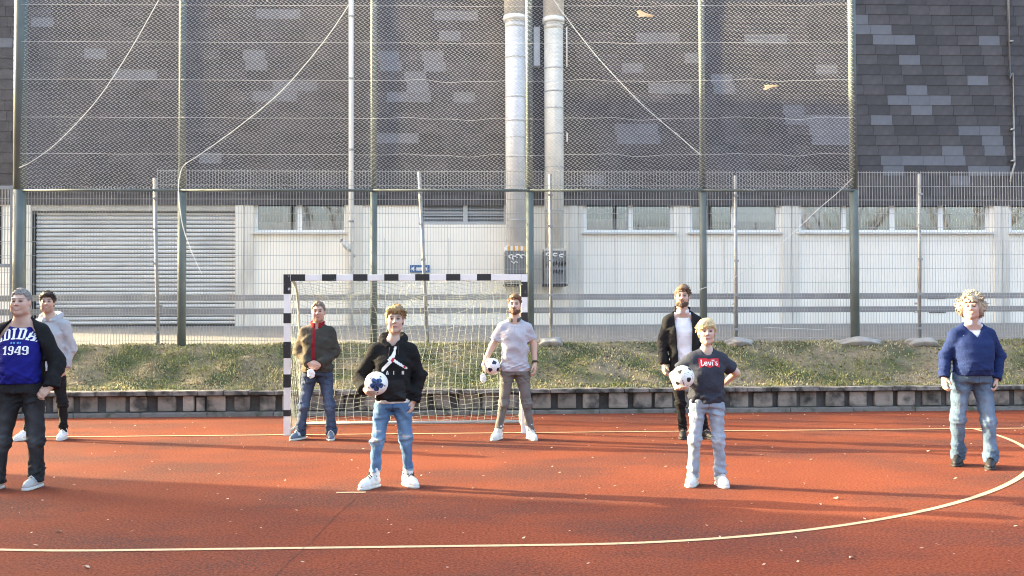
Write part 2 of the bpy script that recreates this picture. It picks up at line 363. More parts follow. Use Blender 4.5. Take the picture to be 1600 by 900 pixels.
hbox('inner_wall', XL, XR, YB+2.2, YB+2.3, ZB, zt, M['room'])
hbox('inner_floor', XL, XR, YB+.26, YB+2.2, ZB-.05, ZB, M['room'])
hbox('inner_ceiling', XL, XR, YB+.26, YB+2.2, zt+.01, zt+.05, M['room'])
for a, b, d in ((368,381,.04),(383,397,.03),(541,567,.04),(889,903,.03),(904,911,.02),(1221,1235,.035),(1236,1247,.03),(1551,1563,.04),(1564,1575,.03),(41,49,.04),(1060,1070,.02)):
    hbox('pilaster', hx(a), hx(b), YB-d, YB-.002, ZB, zt-.005, M['pilaster'], bev=.006)
# joints between panels: slim cover strips
for px in (600, 700, 960, 1130, 1320, 1440):
    hbox('joint_strip', hx(px), hx(px+1.2), YB-.006, YB-.001, ZB, hz(372), M['pilaster'])
# windows
for wi, (a, b, t, bo, panes) in enumerate(WIN):
    xa, xb, z1, z0 = hx(a), hx(b), hz(t, (a+b)/2), hz(bo, (a+b)/2)
    w = empty('window', (0, 0, 0)); w.parent = hall
    e = [xa] + [ (hx(panes[i][1])+hx(panes[i+1][0]))/2 for i in range(len(panes)-1)] + [xb]
    mb = MB()
    y0, y1 = .05, .13; fw = .075
    mb.box(xa+.002, xb-.002, y0, y1, z1-.055, z1-.002); mb.box(xa+.002, xb-.002, y0, y1, z0+.002, z0+.06)
    for i, xe in enumerate(e):
        l = xe+.002 if i == 0 else xe-fw*.7; r_ = xe-.002 if i == len(e)-1 else xe+fw*.7
        if i == 0: r_ = xe+fw
        if i == len(e)-1: l = xe-fw
        mb.box(l, r_, y0+.003, y1-.003, z0+.06, z1-.055)
    mb.build('frame', M['frame'], w)
    for (pa, pb) in panes:
        MB().box(hx(pa)-.01, hx(pb)+.01, .088, .094, z0+.05, z1-.05).build('pane', M['glass'], w)
    MB().box(xa-.05, xb+.05, -.085, .049, z0-.045, z0-.002).build('sill', M['sill'], w, bevel=.006)
# curtains and things behind the panes
def curtain(a, b, t, bo, depth=.17):
    xa, xb, z1, z0 = hx(a), hx(b), hz(t, (a+b)/2), hz(bo, (a+b)/2); n = max(6, int((xb-xa)/.03)); mb = MB()
    for i in range(n):
        p = xa+(xb-xa)*i/n; q = xa+(xb-xa)*(i+1)/n; ya = depth+.02*math.sin(i*1.1); yb = depth+.02*math.sin((i+1)*1.1)
        mb.quad((p,ya,z0),(q,yb,z0),(q,yb,z1),(p,ya,z1))
    return mb.build('curtain', M['curtain'], hall, smooth=True)
for c_ in ((400,470,346,364),(470,545,344,364),(914,984,341,364),(1076,1110,310,364),(1152,1218,307,364),(1248,1290,307,364),(440,448,307,364),(990,1052,354,364)): curtain(*c_)
for a, b in ((1475,1543),(1577,1652)): hbox('darkening_sheet', hx(a), hx(b), YB+.30, YB+.32, hz(364,a), hz(306,a), M['dark'])  # dark sheets added inside the room so these panes look darker
# louvre vent
lv = empty('louvre_vent'); lv.parent = hall
xa, xb, z1, z0 = hx(654), hx(791), hz(304, 720), hz(351, 720); xm = hx(727)
mb = MB(); mb.box(xa, xb, .01, .10, z0, z0+.05); mb.box(xa, xb, .01, .10, z1-.03, z1); mb.box(xa, xa+.06, .012, .098, z0+.05, z1-.03); mb.box(xm-.05, xm+.05, .012, .098, z0+.05, z1-.03); mb.box(xb-.06, xb, .012, .098, z0+.05, z1-.03)
mb.build('frame', M['louvre'], lv)
MB().box(xa, xb, .16, .2, z0, z1).build('backing', M['dark'], lv)
for (p, q) in ((xa+.06, xm-.05), (xm+.05, xb-.06)):
    for k in range(8):
        z = z0+.06+k*(z1-z0-.09)/8; mb = MB(); mb.v = [(p,.03,z),(q,.03,z),(q,.085,z+.05),(p,.085,z+.05),(p,.03,z-.012),(q,.03,z-.012),(q,.085,z+.038),(p,.085,z+.038)]
        mb.f = [(0,1,2,3),(7,6,5,4),(4,5,1,0),(5,6,2,1),(6,7,3,2),(7,4,0,3)]; mb.build('slat', M['louvre'], lv)
# roller door
rd = empty('roller_door'); rd.parent = hall
xa, xb, z1, z0 = hx(50), hx(367), hz(330, 200), hz(508, 200)
nS = 27; sh_ = (z1-z0)/nS; sm = None
MB().box(xa, xb, .19, .21, z0, z1).build('door_backing', M['dark'], rd)
for k in range(nS):
    z = z0+k*sh_
    mb = MB(); prof = [(.165, .004), (.12, .012), (.095, sh_*.35), (.095, sh_*.62), (.12, sh_*.9), (.165, sh_-.006)]
    for (ya, za), (yb, zb) in zip(prof, prof[1:]): mb.quad((xa+.06, ya, z+za), (xb-.01, ya, z+za), (xb-.01, yb, z+zb), (xa+.06, yb, z+zb))
    mb.build('slat', M['roller'], rd, smooth=False)
MB().box(xa+.002, xa+.05, .02, .17, z0, z1).build('guide', M['grille'], rd); MB().box(xa, xb, .05, .17, z0-.05, z0-.002).build('bottom_rail', M['grille'], rd); MB().box(xa, xb, .06, .17, z1-.03, z1-.002).build('top_rail', M['grille'], rd)
hbox('plinth', hx(40), hx(400), YB-.05, YB-.003, ZB-.02, hz(509,200)-.055, M['lintel'])
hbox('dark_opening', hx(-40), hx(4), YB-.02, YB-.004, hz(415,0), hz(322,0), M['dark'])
# small wall vents
for a, b, y0, y1 in ((943,973,460,468),(1447,1475,459,467),(943,973,483,489),(1449,1475,482,489)):
    gv = empty('wall_vent'); gv.parent = hall
    MB().box(hx(a), hx(b), -.008, -.002, hz(y1,a), hz(y0,a)).build('recess', M['grille'], gv)
    for k in range(8):
        q = hx(a)+(hx(b)-hx(a))*(k+.5)/8; MB().box(q-.008, q+.008, -.016, -.009, hz(y1,a)+.01, hz(y0,a)-.01).build('bar', M['rod'], gv)

# slates -------------------------------------------------------------
LIGHT = [(1340,1357,17,32),(1341,1395,33,47),(1367,1433,48,62),(1533,1567,48,62),(1407,1440,80,94),(1515,1550,111,125),(1420,1452,127,141),(1390,1490,144,158),(1427,1460,160,174),
 (1365,1397,176,190),(1500,1567,191,205),(1539,1570,207,222),(1476,1507,223,237),(1543,1575,223,237),(1380,1512,241,253),(1383,1417,255,266),(1516,1577,255,266),
 (85,120,33,47),(20,57,66,82),(170,206,84,99),(213,278,119,134),(525,540,0,12),(440,478,20,37),(422,458,88,104),(467,503,125,140),(440,505,140,153),(592,660,204,220),(600,632,88,104),(668,705,76,106),
 (640,680,112,155),(683,750,12,27),(715,752,140,155),(350,386,237,252),(965,1037,191,222),(1010,1060,46,64),(1035,1085,125,142),(1070,1120,80,95),(1115,1150,110,137),(1180,1230,48,62),(1225,1260,158,190),(1262,1325,174,220),(915,950,270,285),
 (700,735,48,62),(1290,1325,96,110),(240,262,255,268),(1470,1505,272,284),(990,1010,96,110)]
rowp = 15.93; RP = abs(hz(100)-hz(100+rowp)); SW = hx(1433.2)-hx(1400)
slates = []
for i in range(-9, 18):
    yc = 33+rowp*(i+.5); zb = hz(33)-(i+1)*RP
    if zb+RP > ZTOP+.01: continue
    x0 = hx(1395+3.6*i); k0 = math.floor((XL-x0)/SW)
    for k in range(k0+1, 200):
        xa = x0+k*SW
        if xa > 16: break
        px = 1395+3.6*i+(k+.5)*33.2
        light = any(a-1 < px < b+1 and t-1.5 < yc < bo+1.5 for a, b, t, bo in LIGHT)
        slates.append((xa, zb, light, px, yc))
def slate_mb(mb, xa, zb, j):
    x0, x1 = xa+.0025, xa+SW-.0025; n = len(mb.v); z0 = zb-.012; z1 = zb+RP-.002
    mb.v += [(x0,-.048-j,z0),(x1,-.048-j,z0),(x1,-.041,z1),(x0,-.041,z1),(x0,-.0405-j,z0),(x1,-.0405-j,z0),(x1,-.033,z1),(x0,-.033,z1)]
    for f in ((0,1,2,3),(7,6,5,4),(4,5,1,0),(5,6,2,1),(7,4,0,3)): mb.f.append(tuple(n+q for q in f))
vis = [s for s in slates if -30 < s[3] < 1630 and s[4] > -16]
vis.sort(key=lambda s: (0 if s[3] > 1318 or s[3] < 26 else 1, 0 if s[2] else 1, random.random()))
single = set(id(s) for s in vis[:296]); rest = [MB(), MB()]; tm = {}
rs = random.Random(11)
for s in slates:
    j = rs.uniform(0, .005)
    if id(s) in single:
        q = round(j*800)
        if q not in tm:
            mb = MB(); slate_mb(mb, 0, 0, q/800.); tm[q] = (mb.mesh('slate'), mb.mesh('slate_pale'))
        me = tm[q][1 if s[2] else 0]
        o = link('slate', me, M['slate_light'] if s[2] else M['slate'], hall); o.location = (s[0], 0, s[1])
    else: slate_mb(rest[1 if s[2] else 0], s[0], s[1], j)
for k, mb in enumerate(rest):
    if mb.f: tag(link('slate_cladding', mb.mesh('slate_cladding'), M['slate_light'] if k else M['slate'], hall), kind='stuff')

# pipes, ducts, lamp, sign on the wall -------------------------------
def tube_obj(name, pts, r, m, parent=None, n=12): return MB().tube(pts, r, n).build(name, m, parent, smooth=True)
dp = empty('downpipe', (hx(550), YB-.16, 0)); tag(dp, 'white downpipe on the wall left of the louvre vent', 'pipe')
tube_obj('pipe', [(0,0,1.18),(0,0,8.55),(0,.04,8.7),(0,.12,8.8)], .056, M['white'], dp)
for z in (2.0, 3.6, 5.2, 6.8, 8.2): tube_obj('clamp', [(0,0,z-.025),(0,0,z+.025)], .068, M['galv'], dp)
cp = empty('conduit_pipe', (hx(1573), YB-.10, 0)); tag(cp, 'thin grey conduit pipe on the slates at the right edge', 'pipe')
zb_ = hz(285, 1573)
tube_obj('pipe', [(.05,0,11),(.05,0,hz(120)),(.12,0,hz(110)),(.14,0,zb_+.4),(.05,-.02,zb_+.15),(.05,.03,zb_)], .022, M['galv'], cp)
for y_ in (60, 200, 250): tube_obj('clamp', [(.1,0,hz(y_)-.02),(.1,0,hz(y_)+.02)], .05, M['galv'], cp)
tc_ = empty('cable_conduit', (hx(886), YB-.08, 0)); tag(tc_, 'thin white cable conduit just right of the cream duct', 'pipe')
tube_obj('pipe', [(0,0,hz(105)),(0,0,hz(44))], .018, M['white'], tc_); tube_obj('pipe', [(0,0,hz(222)),(0,0,hz(208))], .018, M['white'], tc_)
YD = YB-.42
def duct(px, wpx, m, label, ybase, ytop, ridges, scribble):
    X = at(px, 300, YD).x; r = wpx/2*YD/FPX; d = empty('ventilation_duct', (X, YD, 0)); tag(d, label, 'duct', 'ventilation ducts on the hall wall')
    z0 = at(px, ybase, YD).z; z1 = at(px, ytop, YD).z
    tube_obj('duct_pipe', [(0,0,z0),(0,0,z1)], r, m, d, 28)
    tube_obj('collar', [(0,0,z1-.16),(0,0,z1-.05)], r*1.0+.004, m, d, 28)
    tube_obj('flange', [(0,0,z1),(0,0,z1+.10)], r*1.16, M['white'], d, 28)
    tube_obj('upper_duct', [(0,0,z1+.101),(0,0,z1+3)], r*1.1, M['lintel'] if m is M['duct'] else M['duct_cream'], d, 28)
    for y_ in ridges:
        z = at(px, y_, YD).z; tube_obj('ring', [(0,0,z-.012),(0,0,z+.012)], r+.008, M['louvre'], d, 28)
    zb0 = at(px, ybase+56, YD).z; hw = wpx/2*1.14*YD/FPX
    bx = MB().box(-hw, hw, -.30, .38, zb0, z0-.07); bx = bx.build('base_box', M['ductbox'], d, bevel=.012)
    MB().box(-hw-.015, hw+.015, -.315, .39, zb0-.05, zb0-.002).build('base_plate', M['grille'], d)
    n = 9
    for k in range(n):                    # band on top of the box, striped on the first duct
        a = -hw+2*hw*k/n; MB().box(a, a+2*hw/n-.002, -.308, .385, z0-.068, z0+.03 if scribble == 0 else z0-.02).build('band_stripe', (M['orange'] if k % 2 else M['white']) if scribble == 0 else M['duct_cream'], d)
    g = random.Random(px); zc = (zb0+z0)/2
    def stroke(pts, w=.012, mm=M['white']):
        MB().tube([(p[0], -.306, p[1]) for p in pts], w, 6).build('graffiti_stroke', mm, d)
    if scribble == 0:
        for (u, v) in ((-.12,.20),(-.05,.17),(.03,.21),(.14,.2)): stroke([(u+.05*math.cos(t), zc+v+.035*math.sin(t)) for t in np.linspace(0, 4.5, 9)], .014)
        stroke([(-.12,zc+.10),(-.06,zc+.05),(-.02,zc+.1),(.02,zc+.06)], .011)
    else:
        for (u, v) in ((-.15,.25),(.0,.24),(.14,.22)): stroke([(u+.06*math.cos(t), zc+v+.03*math.sin(t)) for t in np.linspace(1, 5, 8)], .012)
        for (u, v) in ((-.16,.04),(-.02,.05),(.10,.03),(.18,.05),(-.02,-.12),(.10,-.13)):
            stroke([(u-.04,zc+v-.05),(u-.02,zc+v+.05),(u+.01,zc+v-.04),(u+.04,zc+v+.05),(u+.05,zc+v-.03)], .012, M['grille'])
    return d
duct(806, 32, M['duct'], 'grey metal wall duct with striped band above its base box', 388, 33, (36,91,153,190,216,246,300,345), 0)
duct(866, 30, M['duct_cream'], 'cream wall duct with scribbled grey base box, right of the grey one', 388, 36, (40,108,144,170,210,262,330), 1)
jb = empty('junction_box', (at(838, 76, YB).x, YB-.16, hz(76))); tag(jb, 'slim grey box on the slates between the two ducts', 'box')
MB().box(-.07, .07, -.05, .09, -.45, .45).build('case', M['louvre'], jb, bevel=.008); MB().box(-.06, .06, -.056, -.051, -.43, .43).build('lid', M['duct'], jb)
fl = empty('wall_floodlight', at(543, 386, YB-.12)); tag(fl, 'small white floodlight on a bracket beside the downpipe', 'lamp')
tube_obj('bracket', [(.16,.0,-.22),(.09,-.06,-.12),(.0,-.16,.02)], .028, M['lintel'], fl, 8)
tube_obj('lamp_head', [(.03,-.10,-.05),(-.05,-.22,.06),(-.10,-.27,.12)], .06, M['white'], fl, 12); tube_obj('lens', [(-.101,-.272,.121),(-.108,-.279,.129)], .052, M['glass'], fl, 12)
sg = empty('direction_sign', at(656, 420, YB-.02)); tag(sg, 'small blue and white arrow sign on the cream wall', 'sign')
MB().box(-.22, .22, -.012, 0, -.085, .085).build('plate', M['sign_blue'], sg)
MB().box(-.08, .16, -.016, -.0125, -.04, .03).build('text_field', M['white'], sg)
mb = MB(); mb.v = [(-.20,-.015,0),(-.13,-.015,-.055),(-.13,-.015,.055),(-.20,-.013,0),(-.13,-.013,-.055),(-.13,-.013,.055)]; mb.f = [(0,1,2),(5,4,3),(0,3,4,1),(1,4,5,2),(2,5,3,0)]; mb.build('arrow', M['white'], sg)

# neighbouring house outside the frame on the left: it throws the shade over the near court
nb = empty('neighbour_house', (-17, 0, 0)); tag(nb, 'plastered house standing left of the court outside the picture', 'building')
MB().box(-12, 0, -26, 13.9, -.02, 9.6).build('wall', M['plaster'], nb)
mb = MB(); mb.v = [(-12.6,-26.4,9.601),(.4,-26.4,9.601),(.4,14.1,9.601),(-12.6,14.1,9.601),(-6,-26.4,12.0),(-6,14.1,12.0)]; mb.f = [(0,1,4),(3,5,2),(0,4,5,3),(1,2,5,4),(3,2,1,0)]; mb.build('roof', M['rooftile'], nb)
for k in range(9):
    for z in (1.2, 4.2, 7.0):
        wn_ = MB().box(.0, .04, -24+k*4.2, -22.6+k*4.2, z, z+1.4).build('window', M['frame'], nb); MB().box(.041, .05, -23.9+k*4.2, -22.7+k*4.2, z+.1, z+1.3).build('pane', M['glass'], wn_)

# bare trees on the far side of the court, mirrored in the window panes
M['bark'] = mat('bark', (.10,.085,.07), .9, .2, 8, .4, 30)
def bare_tree(x, y, h, seed, label):
    g = random.Random(seed); t = empty('bare_tree', (x, y, 0)); tag(t, label, 'tree', 'bare trees across the court'); crown = MB()
    def grow(p, d, L, r_, n):
        pts = [p]; q = p
        for k in range(3):
            d = (d+Vector((g.uniform(-.18,.18), g.uniform(-.18,.18), g.uniform(-.02,.12)))).normalized(); q = q+d*L/3; pts.append(q)
        crown.tube(pts, r_, 5, False, [r_, r_*.85, r_*.7, r_*.55])
        if n > 0:
            for k in range(g.choice((2,3,3))):
                a = g.uniform(0, 6.28); dv = (d+Vector((math.cos(a), math.sin(a), g.uniform(-.1,.5)))*g.uniform(.45,.8)).normalized(); grow(pts[g.choice((2,3))], dv, L*g.uniform(.6,.85), r_*.58, n-1)
    MB().tube([(0,0,-.1),(.05,0,h*.12),(.0,.05,h*.28)], .2, 10, True, [.24,.19,.15]).build('trunk', M['bark'], t, smooth=True)
    for k in range(4): grow(Vector((0,.05,h*.27)), Vector((math.cos(k*1.6+seed)*.6, math.sin(k*1.6+seed)*.6, 1)).normalized(), h*.3, .11, 4)
    crown.build('crown', M['bark'], t)
bare_tree(25.5, -20, 11.5, 1, 'bare tree standing right of the court behind the viewer'); bare_tree(33.5, -19, 10.5, 2, 'wider bare tree further right behind the viewer'); bare_tree(-8.5, -22, 11, 3, 'bare tree left behind the viewer across the court')

# ================================================================== BALL STOP FENCE
fence = empty('ball_stop_fence', (0, YF, 0)); tag(fence, 'tall green post ball fence hung with wire mesh above the pipe rail', 'fence')
def fx(px, Y=YF): return at(px, 420, Y).x
POSTS = [(30, 19, 1.02), (284, 12.5, .99), (584, 11, 1.0), (828, 12.5, 1.0), (1099, 11, 1.03), (1335, 14, 1.04)]
ZT = 8.6
for px, w, zg in POSTS:
    r = w/2*YF/FPX; X = fx(px)
    p = MB().tube([(X,0,zg-.25),(X,0,at(px,297,YF).z)], r, 20).build('post', M['green'], fence, smooth=True)
    MB().tube([(X,0,at(px,297,YF).z+.001),(X,0,ZT)], r*.86 if px != 30 else r, 20).build('upper_post', M['green'], fence, smooth=True)
zr = at(800, 299, YF).z
px_ = [p[0] for p in POSTS]
for a, b in zip(px_, px_[1:]):
    xa, xb = fx(a), fx(b); dz = .0
    MB().tube([(xa,-.06,at(a,298,YF).z),(xb,-.06,at(b,298,YF).z)], .024, 10).build('pipe_rail', M['green'], fence, smooth=True)
    MB().tube([(xa,-.06,8.4),(xb,-.06,8.4)], .024, 10).build('pipe_rail', M['green'], fence, smooth=True)
    # chain link: zigzag wires, neighbours mirrored so that they hook into each other
    cell = .080; n = int(round((xb-xa)/cell)); c = (xb-xa)/n; zlo = zr+.02; steps = int((8.38-zlo)/(cell/2))
    g = np.random.default_rng(a)
    zz = zlo+np.arange(steps+1)*(cell/2); X0 = xa+(np.arange(n)+.5)*c
    sgn = np.where(np.arange(steps+1) % 2 == 0, 1, -1)
    X = X0[:,None]+sgn[None,:]*c/2*1.04; Z = np.repeat(zz[None,:], n, 0)
    wob = .020*np.sin(X*2.1+a)*np.sin(Z*1.7+a*.3)+.010*np.sin(X*5.7+Z*4.1); low = np.clip(1-(Z-zlo)/1.2, 0, 1)
    Z2 = Z + wob + (.02*np.sin(X*3.3+a)+.012*np.sin(X*11))*low; X2 = X + .012*np.sin(Z*2.7+X*1.1)+.010*np.sin(Z*9+X*5)*low
    Y2 = -.075 + .02*np.sin(X*1.6+Z*1.3+a) + .004*sgn[None,:]
    r = .0035; ang = np.array([0, 2.094, 4.189])
    ring = np.stack([np.cos(ang)*r*1.35, np.sin(ang)*r, np.zeros(3)], 1)
    V = np.stack([X2, Y2, Z2], -1)[:,:,None,:]+ring[None,None]
    V = V.reshape(-1, 3); S = steps+1
    base = (np.arange(n)[:,None]*S+np.arange(steps)[None,:]).reshape(-1)*3
    F = np.concatenate([np.stack([base+k, base+(k+1) % 3, base+3+(k+1) % 3, base+3+k], 1) for k in range(3)])
    me = bpy.data.meshes.new('chain_link_mesh'); me.from_pydata(V.tolist(), [], F.tolist()); link('chain_link_mesh', me, M['wire'], fence, True)
    # tension wires, slack on the right hand bays
    for y_ in (-40, 10, 68, 127, 186, 243):
        amp = .004 if a < 500 else .022
        if y_ < 70: amp *= .3
        pts = []
        for t in np.linspace(0, 1, 26):
            p = at(a+(b-a)*t, y_+.007*(a+(b-a)*t-800)*(1 if a > 800 else -1)*-.6, YF-.09); pts.append((xa+(xb-xa)*t, -.092, p.z + amp*(math.sin(t*9+a)+.6*math.sin(t*21+y_)) * math.sin(math.pi*t)))
        MB().tube(pts, .0026, 5).build('tension_wire', M['rope'], fence, smooth=True)
def rope(name, px, label, r=.007, Y=YF-.17, m='rope'):
    pts = [at(x, y, Y) for x, y in px]
    # smooth through the points
    out = []
    for i in range(len(pts)-1):
        p0, p1, p2, p3 = pts[max(i-1,0)], pts[i], pts[i+1], pts[min(i+2,len(pts)-1)]
        for t in np.linspace(0, 1, 8, endpoint=False):
            out.append(.5*((2*p1)+(p2-p0)*t+(2*p0-5*p1+4*p2-p3)*t*t+(3*p1-p0-3*p2+p3)*t**3))
    out.append(pts[-1]); o0 = out[-1]
    o = MB().tube([p-o0 for p in out], r, 6).build(name, M[m], None, smooth=True); o.location = o0; return tag(o, label, 'rope', 'ropes on the ball fence')
rope('guy_rope', [(270,-40),(248,0),(200,84),(150,158),(90,222),(50,252),(30,262)], 'white diagonal rope in the leftmost mesh bay')
rope('guy_rope', [(575,-40),(548,3),(505,66),(440,142),(370,200),(310,243),(288,258),(281,275),(279,300),(285,350),(298,390),(315,428)], 'white diagonal rope bending down at the second post and hanging loose')
rope('guy_rope', [(840,-40),(868,4),(930,85),(1000,160),(1060,212),(1096,243)], 'white diagonal rope right of the ducts')
rope('guy_rope', [(1332,278),(1310,300),(1275,330),(1235,368),(1195,400),(1150,432),(1100,450),(1078,458)], 'thin slack rope falling from the rightmost green post', .005)
# scraps caught in the mesh
for px, py, lab in ((1008, 22, 'yellow plastic scrap caught high in the wire mesh'), (1204, 136, 'smaller yellow scrap caught in the mesh further right')):
    p = at(px, py, YF-.12); mb = MB(); s = .15 if px < 1100 else .13
    pr = [(-s,.35*s),(-.6*s,.5*s),(0,.1*s),(s,-.15*s),(.9*s,-.3*s),(0,-.3*s),(-.8*s,-.35*s),(-.7*s,0)]
    if px > 1100: pr = [(q[0], -q[1]*.8) for q in pr][::-1]
    mb.v = [(x, -.01+.02*math.sin(i*2), z) for i, (x, z) in enumerate(pr)]+[(x, .012+.02*math.sin(i*2), z) for i, (x, z) in enumerate(pr)]; k = len(pr)
    mb.f = [tuple(range(k)), tuple(reversed(range(k, 2*k)))]+[(i,(i+1)%k,(i+1)%k+k,i+k) for i in range(k)]
    o = mb.build('plastic_scrap', M['scrap']); o.location = p; tag(o, lab, 'scrap')

# rod mat fence behind the posts
YR = YF+.14
rf = empty('rod_mat_fence', (0, YR, 0)); tag(rf, 'grey welded rod mat fence on thin posts behind the green posts', 'fence')
RP_ = [(-140,-140,290),(241,246,278),(655,668,268),(860,862,272),(1150,1151,274),(1438,1438,271),(1730,1730,271)]
for tp, bt, yt in RP_:
    a = at(tp, yt, YR); b = at(bt, 535, YR)
    MB().tube([(b.x,.035,.95),(a.x,.035,a.z)], .032, 10).build('post', M['galv'], rf, smooth=True)
    for t in (.1,.3,.5,.7,.88):
        MB().box(b.x+(a.x-b.x)*t-.04, b.x+(a.x-b.x)*t+.04, -.012, .0, .95+(a.z-.95)*t-.02, .95+(a.z-.95)*t+.02).build('clip', M['galv'], rf)
for i in range(len(RP_)-1):
    xa = (at(RP_[i][0],300,YR).x+at(RP_[i][1],500,YR).x)/2; xb = (at(RP_[i+1][0],300,YR).x+at(RP_[i+1][1],500,YR).x)/2
    z1 = at(800, 266, YR).z; z1 = at(800, 292, YR).z if i == 0 else z1
    mb = MB(); z0 = 1.02; n = int((xb-xa)/.05)
    for k in range(n):
        x = xa+.02+k*(xb-xa-.03)/n; mb.box(x-.0028, x+.0028, -.003, .003, z0, z1)
    z = z0+.08
    while z < z1:
        mb.box(xa+.01, xb-.01, -.010, -.004, z-.0035, z+.0035); mb.box(xa+.01, xb-.01, .004, .010, z-.0035, z+.0035); z += .245
    mb.build('rod_mat', M['rod'], rf)
# guard rails behind it
YGR = YR+.22
gr = empty('guard_rail', (0, YGR, 0)); tag(gr, 'two grey horizontal guard rails behind the rod mat fence', 'rail')
for a, b in (((466.5, 300), (461, 1500)), ((487.5, 300), (482, 1500))):
    za = at(a[1], a[0], YGR).z; zb = at(b[1], b[0], YGR).z; zm = (za+zb)/2
    for s in range(5):
        x0 = -13+s*6; MB().box(x0+.004, x0+5.996, -.02, .02, zm-.052, zm+.052).build('rail', M['rail'], gr, bevel=.008)
for px in (246, 668, 862, 1151, 1438):
    x = at(px, 475, YR).x
    for zc in (1.70, 1.55): MB().box(x-.02, x+.02, -.16, -.021, zc-.02, zc+.02).build('bracket', M['rail'], gr)
# gate at the left edge
gt = empty('steel_gate', (0, YF+.02, 0)); tag(gt, 'grey steel frame gate with rod filling left of the first post', 'gate')
za, zm_, zb = at(10,292,YF).z, at(10,415,YF).z, 1.05; xr = at(20,400,YF).x; xl = xr-1.6
MB().box(xl, xr, -.025, .025, za-.035, za+.02).build('top_bar', M['galv'], gt); MB().box(xl, xr, -.024, .024, zm_-.03, zm_+.03).build('middle_bar', M['galv'], gt); MB().box(xl, xr, -.023, .023, zb-.03, zb+.03).build('bottom_bar', M['galv'], gt)
for x in (xl, xr-.05): MB().box(x, x+.05, -.027, .027, zb-.05, za+.022).build('stile', M['galv'], gt)
mb = MB()
for k in range(31): x = xl+.06+k*.05; mb.box(x-.003, x+.003, -.003, .003, zb, za)
z = zb
while z < za: mb.box(xl, xr, .004, .01, z-.0035, z+.0035); z += .245
mb.build('rod_filling', M['rod'], gt)
# concrete footings
def footing(px, py, w, lab):
    p = at(px, py, YF-.05); bm = bmesh.new(); bmesh.ops.create_icosphere(bm, subdivisions=4, radius=1)
    for v in bm.verts:
        n = 1+.12*math.sin(v.co.x*5+px)+.1*math.sin(v.co.y*7+v.co.z*4)+.05*math.sin(v.co.x*17+v.co.y*13)
        v.co = Vector((v.co.x*w*n, v.co.y*.22*n, v.co.z*.10*n))
    me = bpy.data.meshes.new('concrete_footing'); bm.to_mesh(me); bm.free()
    o = link('concrete_footing', me, M['concrete'], None, True); o.location = (p.x, YF-.08, bank_z(p.x, YF-.1)+.01); tag(o, lab, 'footing', 'concrete footings of the fence posts')
footing(1340, 541, .40, 'broken concrete footing under the thick right green post')
footing(1152, 536, .24, 'rounded concrete footing under the thin post behind the boy')
footing(1438, 534, .26, 'concrete footing under the thin post left of the man in blue')
footing(860, 538, .22, 'concrete footing under the thin post right of the polo shirt man')

# ================================================================== GOAL
goal = empty('handball_goal', (XC, YG, 0)); tag(goal, 'white handball goal with black stripes and pale green net', 'goal')
P = .04
def gbox(name, x0, x1, z0, z1, m, d=.0, par=None): return MB().box(x0, x1, -P-d, P+d, z0, z1).build(name, m, par or goal, bevel=.004 if d == 0 else 0)
lp = gbox('post', -1.58, -1.5, 0, 2.08, M['white']); rp = gbox('post', 1.5, 1.58, 0, 2.08, M['white']); cb = gbox('crossbar', -1.499, 1.499, 2.0, 2.08, M['white'])
for z0, z1 in ((1.83,2.083),(1.45,1.58),(1.0,1.21),(.62,.79),(.25,.33)): gbox('stripe', -1.583, -1.497, z0, z1, M['black'], .003, lp)
for z0, z1 in ((1.78,1.98),(1.42,1.58),(1.0,1.2),(.62,.78)): gbox('stripe', 1.497, 1.583, z0, z1, M['black'], .003, rp)
for k in range(7):
    x = -1.49+k*.4017; gbox('stripe', x, x+.185, 1.998, 2.083, M['black'], .003, cb)
gbox('stripe', 1.33, 1.585, 2.0835, 2.087, M['black'], .003, cb)
for sx in (-1.54, 1.54):
    MB().tube([(sx,.04,2.03),(sx,.25,2.04),(sx,.55,1.98),(sx,.76,1.80),(sx,.90,1.3),(sx,.99,.6),(sx,1.02,.06),(sx,.96,.035),(sx,.05,.035)], .018, 10).build('stanchion', M['galv'], goal, smooth=True)
MB().tube([(-1.54,1.0,.035),(1.54,1.0,.035)], .024, 10).build('ground_bar', M['lintel'], goal, smooth=True)
# net: a cloth of cords hung over the frame
def net_point(u, v):
    # u in [0,1] across (incl. sides), v in [0,1] from crossbar to ground at the back
    x = -1.5+3.0*u; prof = [(0,.045,2.0),(.1,.16,1.90),(.2,.40,1.84),(.3,.68,1.74),(.42,.86,1.38),(.7,.96,.66),(.95,1.0,.10),(1.0,1.03,.03)]
    vs_ = [p[0] for p in prof]; y = np.interp(v, vs_, [p[1] for p in prof]); z = np.interp(v, vs_, [p[2] for p in prof])
    sag = math.sin(math.pi*u)*math.sin(math.pi*min(1, v*2.2))*.10
    return Vector((x + .03*math.sin(v*11+u*5)+.02*math.sin(v*23+u*17)*(1-abs(2*u-1)), y + .03*math.sin(u*13+v*7) + .02*math.sin(u*31), z - sag + .025*math.sin(u*21+v*9)*(v < .9)))
net = MB(); NU, NV = 30, 34
def cord(pts, r=.0023): net.tube(pts, r, 4, False)
for i in range(NU+1): cord([net_point(min(1,max(0,i/NU+.10*(i/NU)*(1-i/NU)*math.sin(k/NV*3))), k/NV) for k in range(NV+1)])
for j in range(NV+1): cord([net_point(i/45, min(1,max(0,j/NV+.006*math.sin(i*.9+j)))) for i in range(46)])
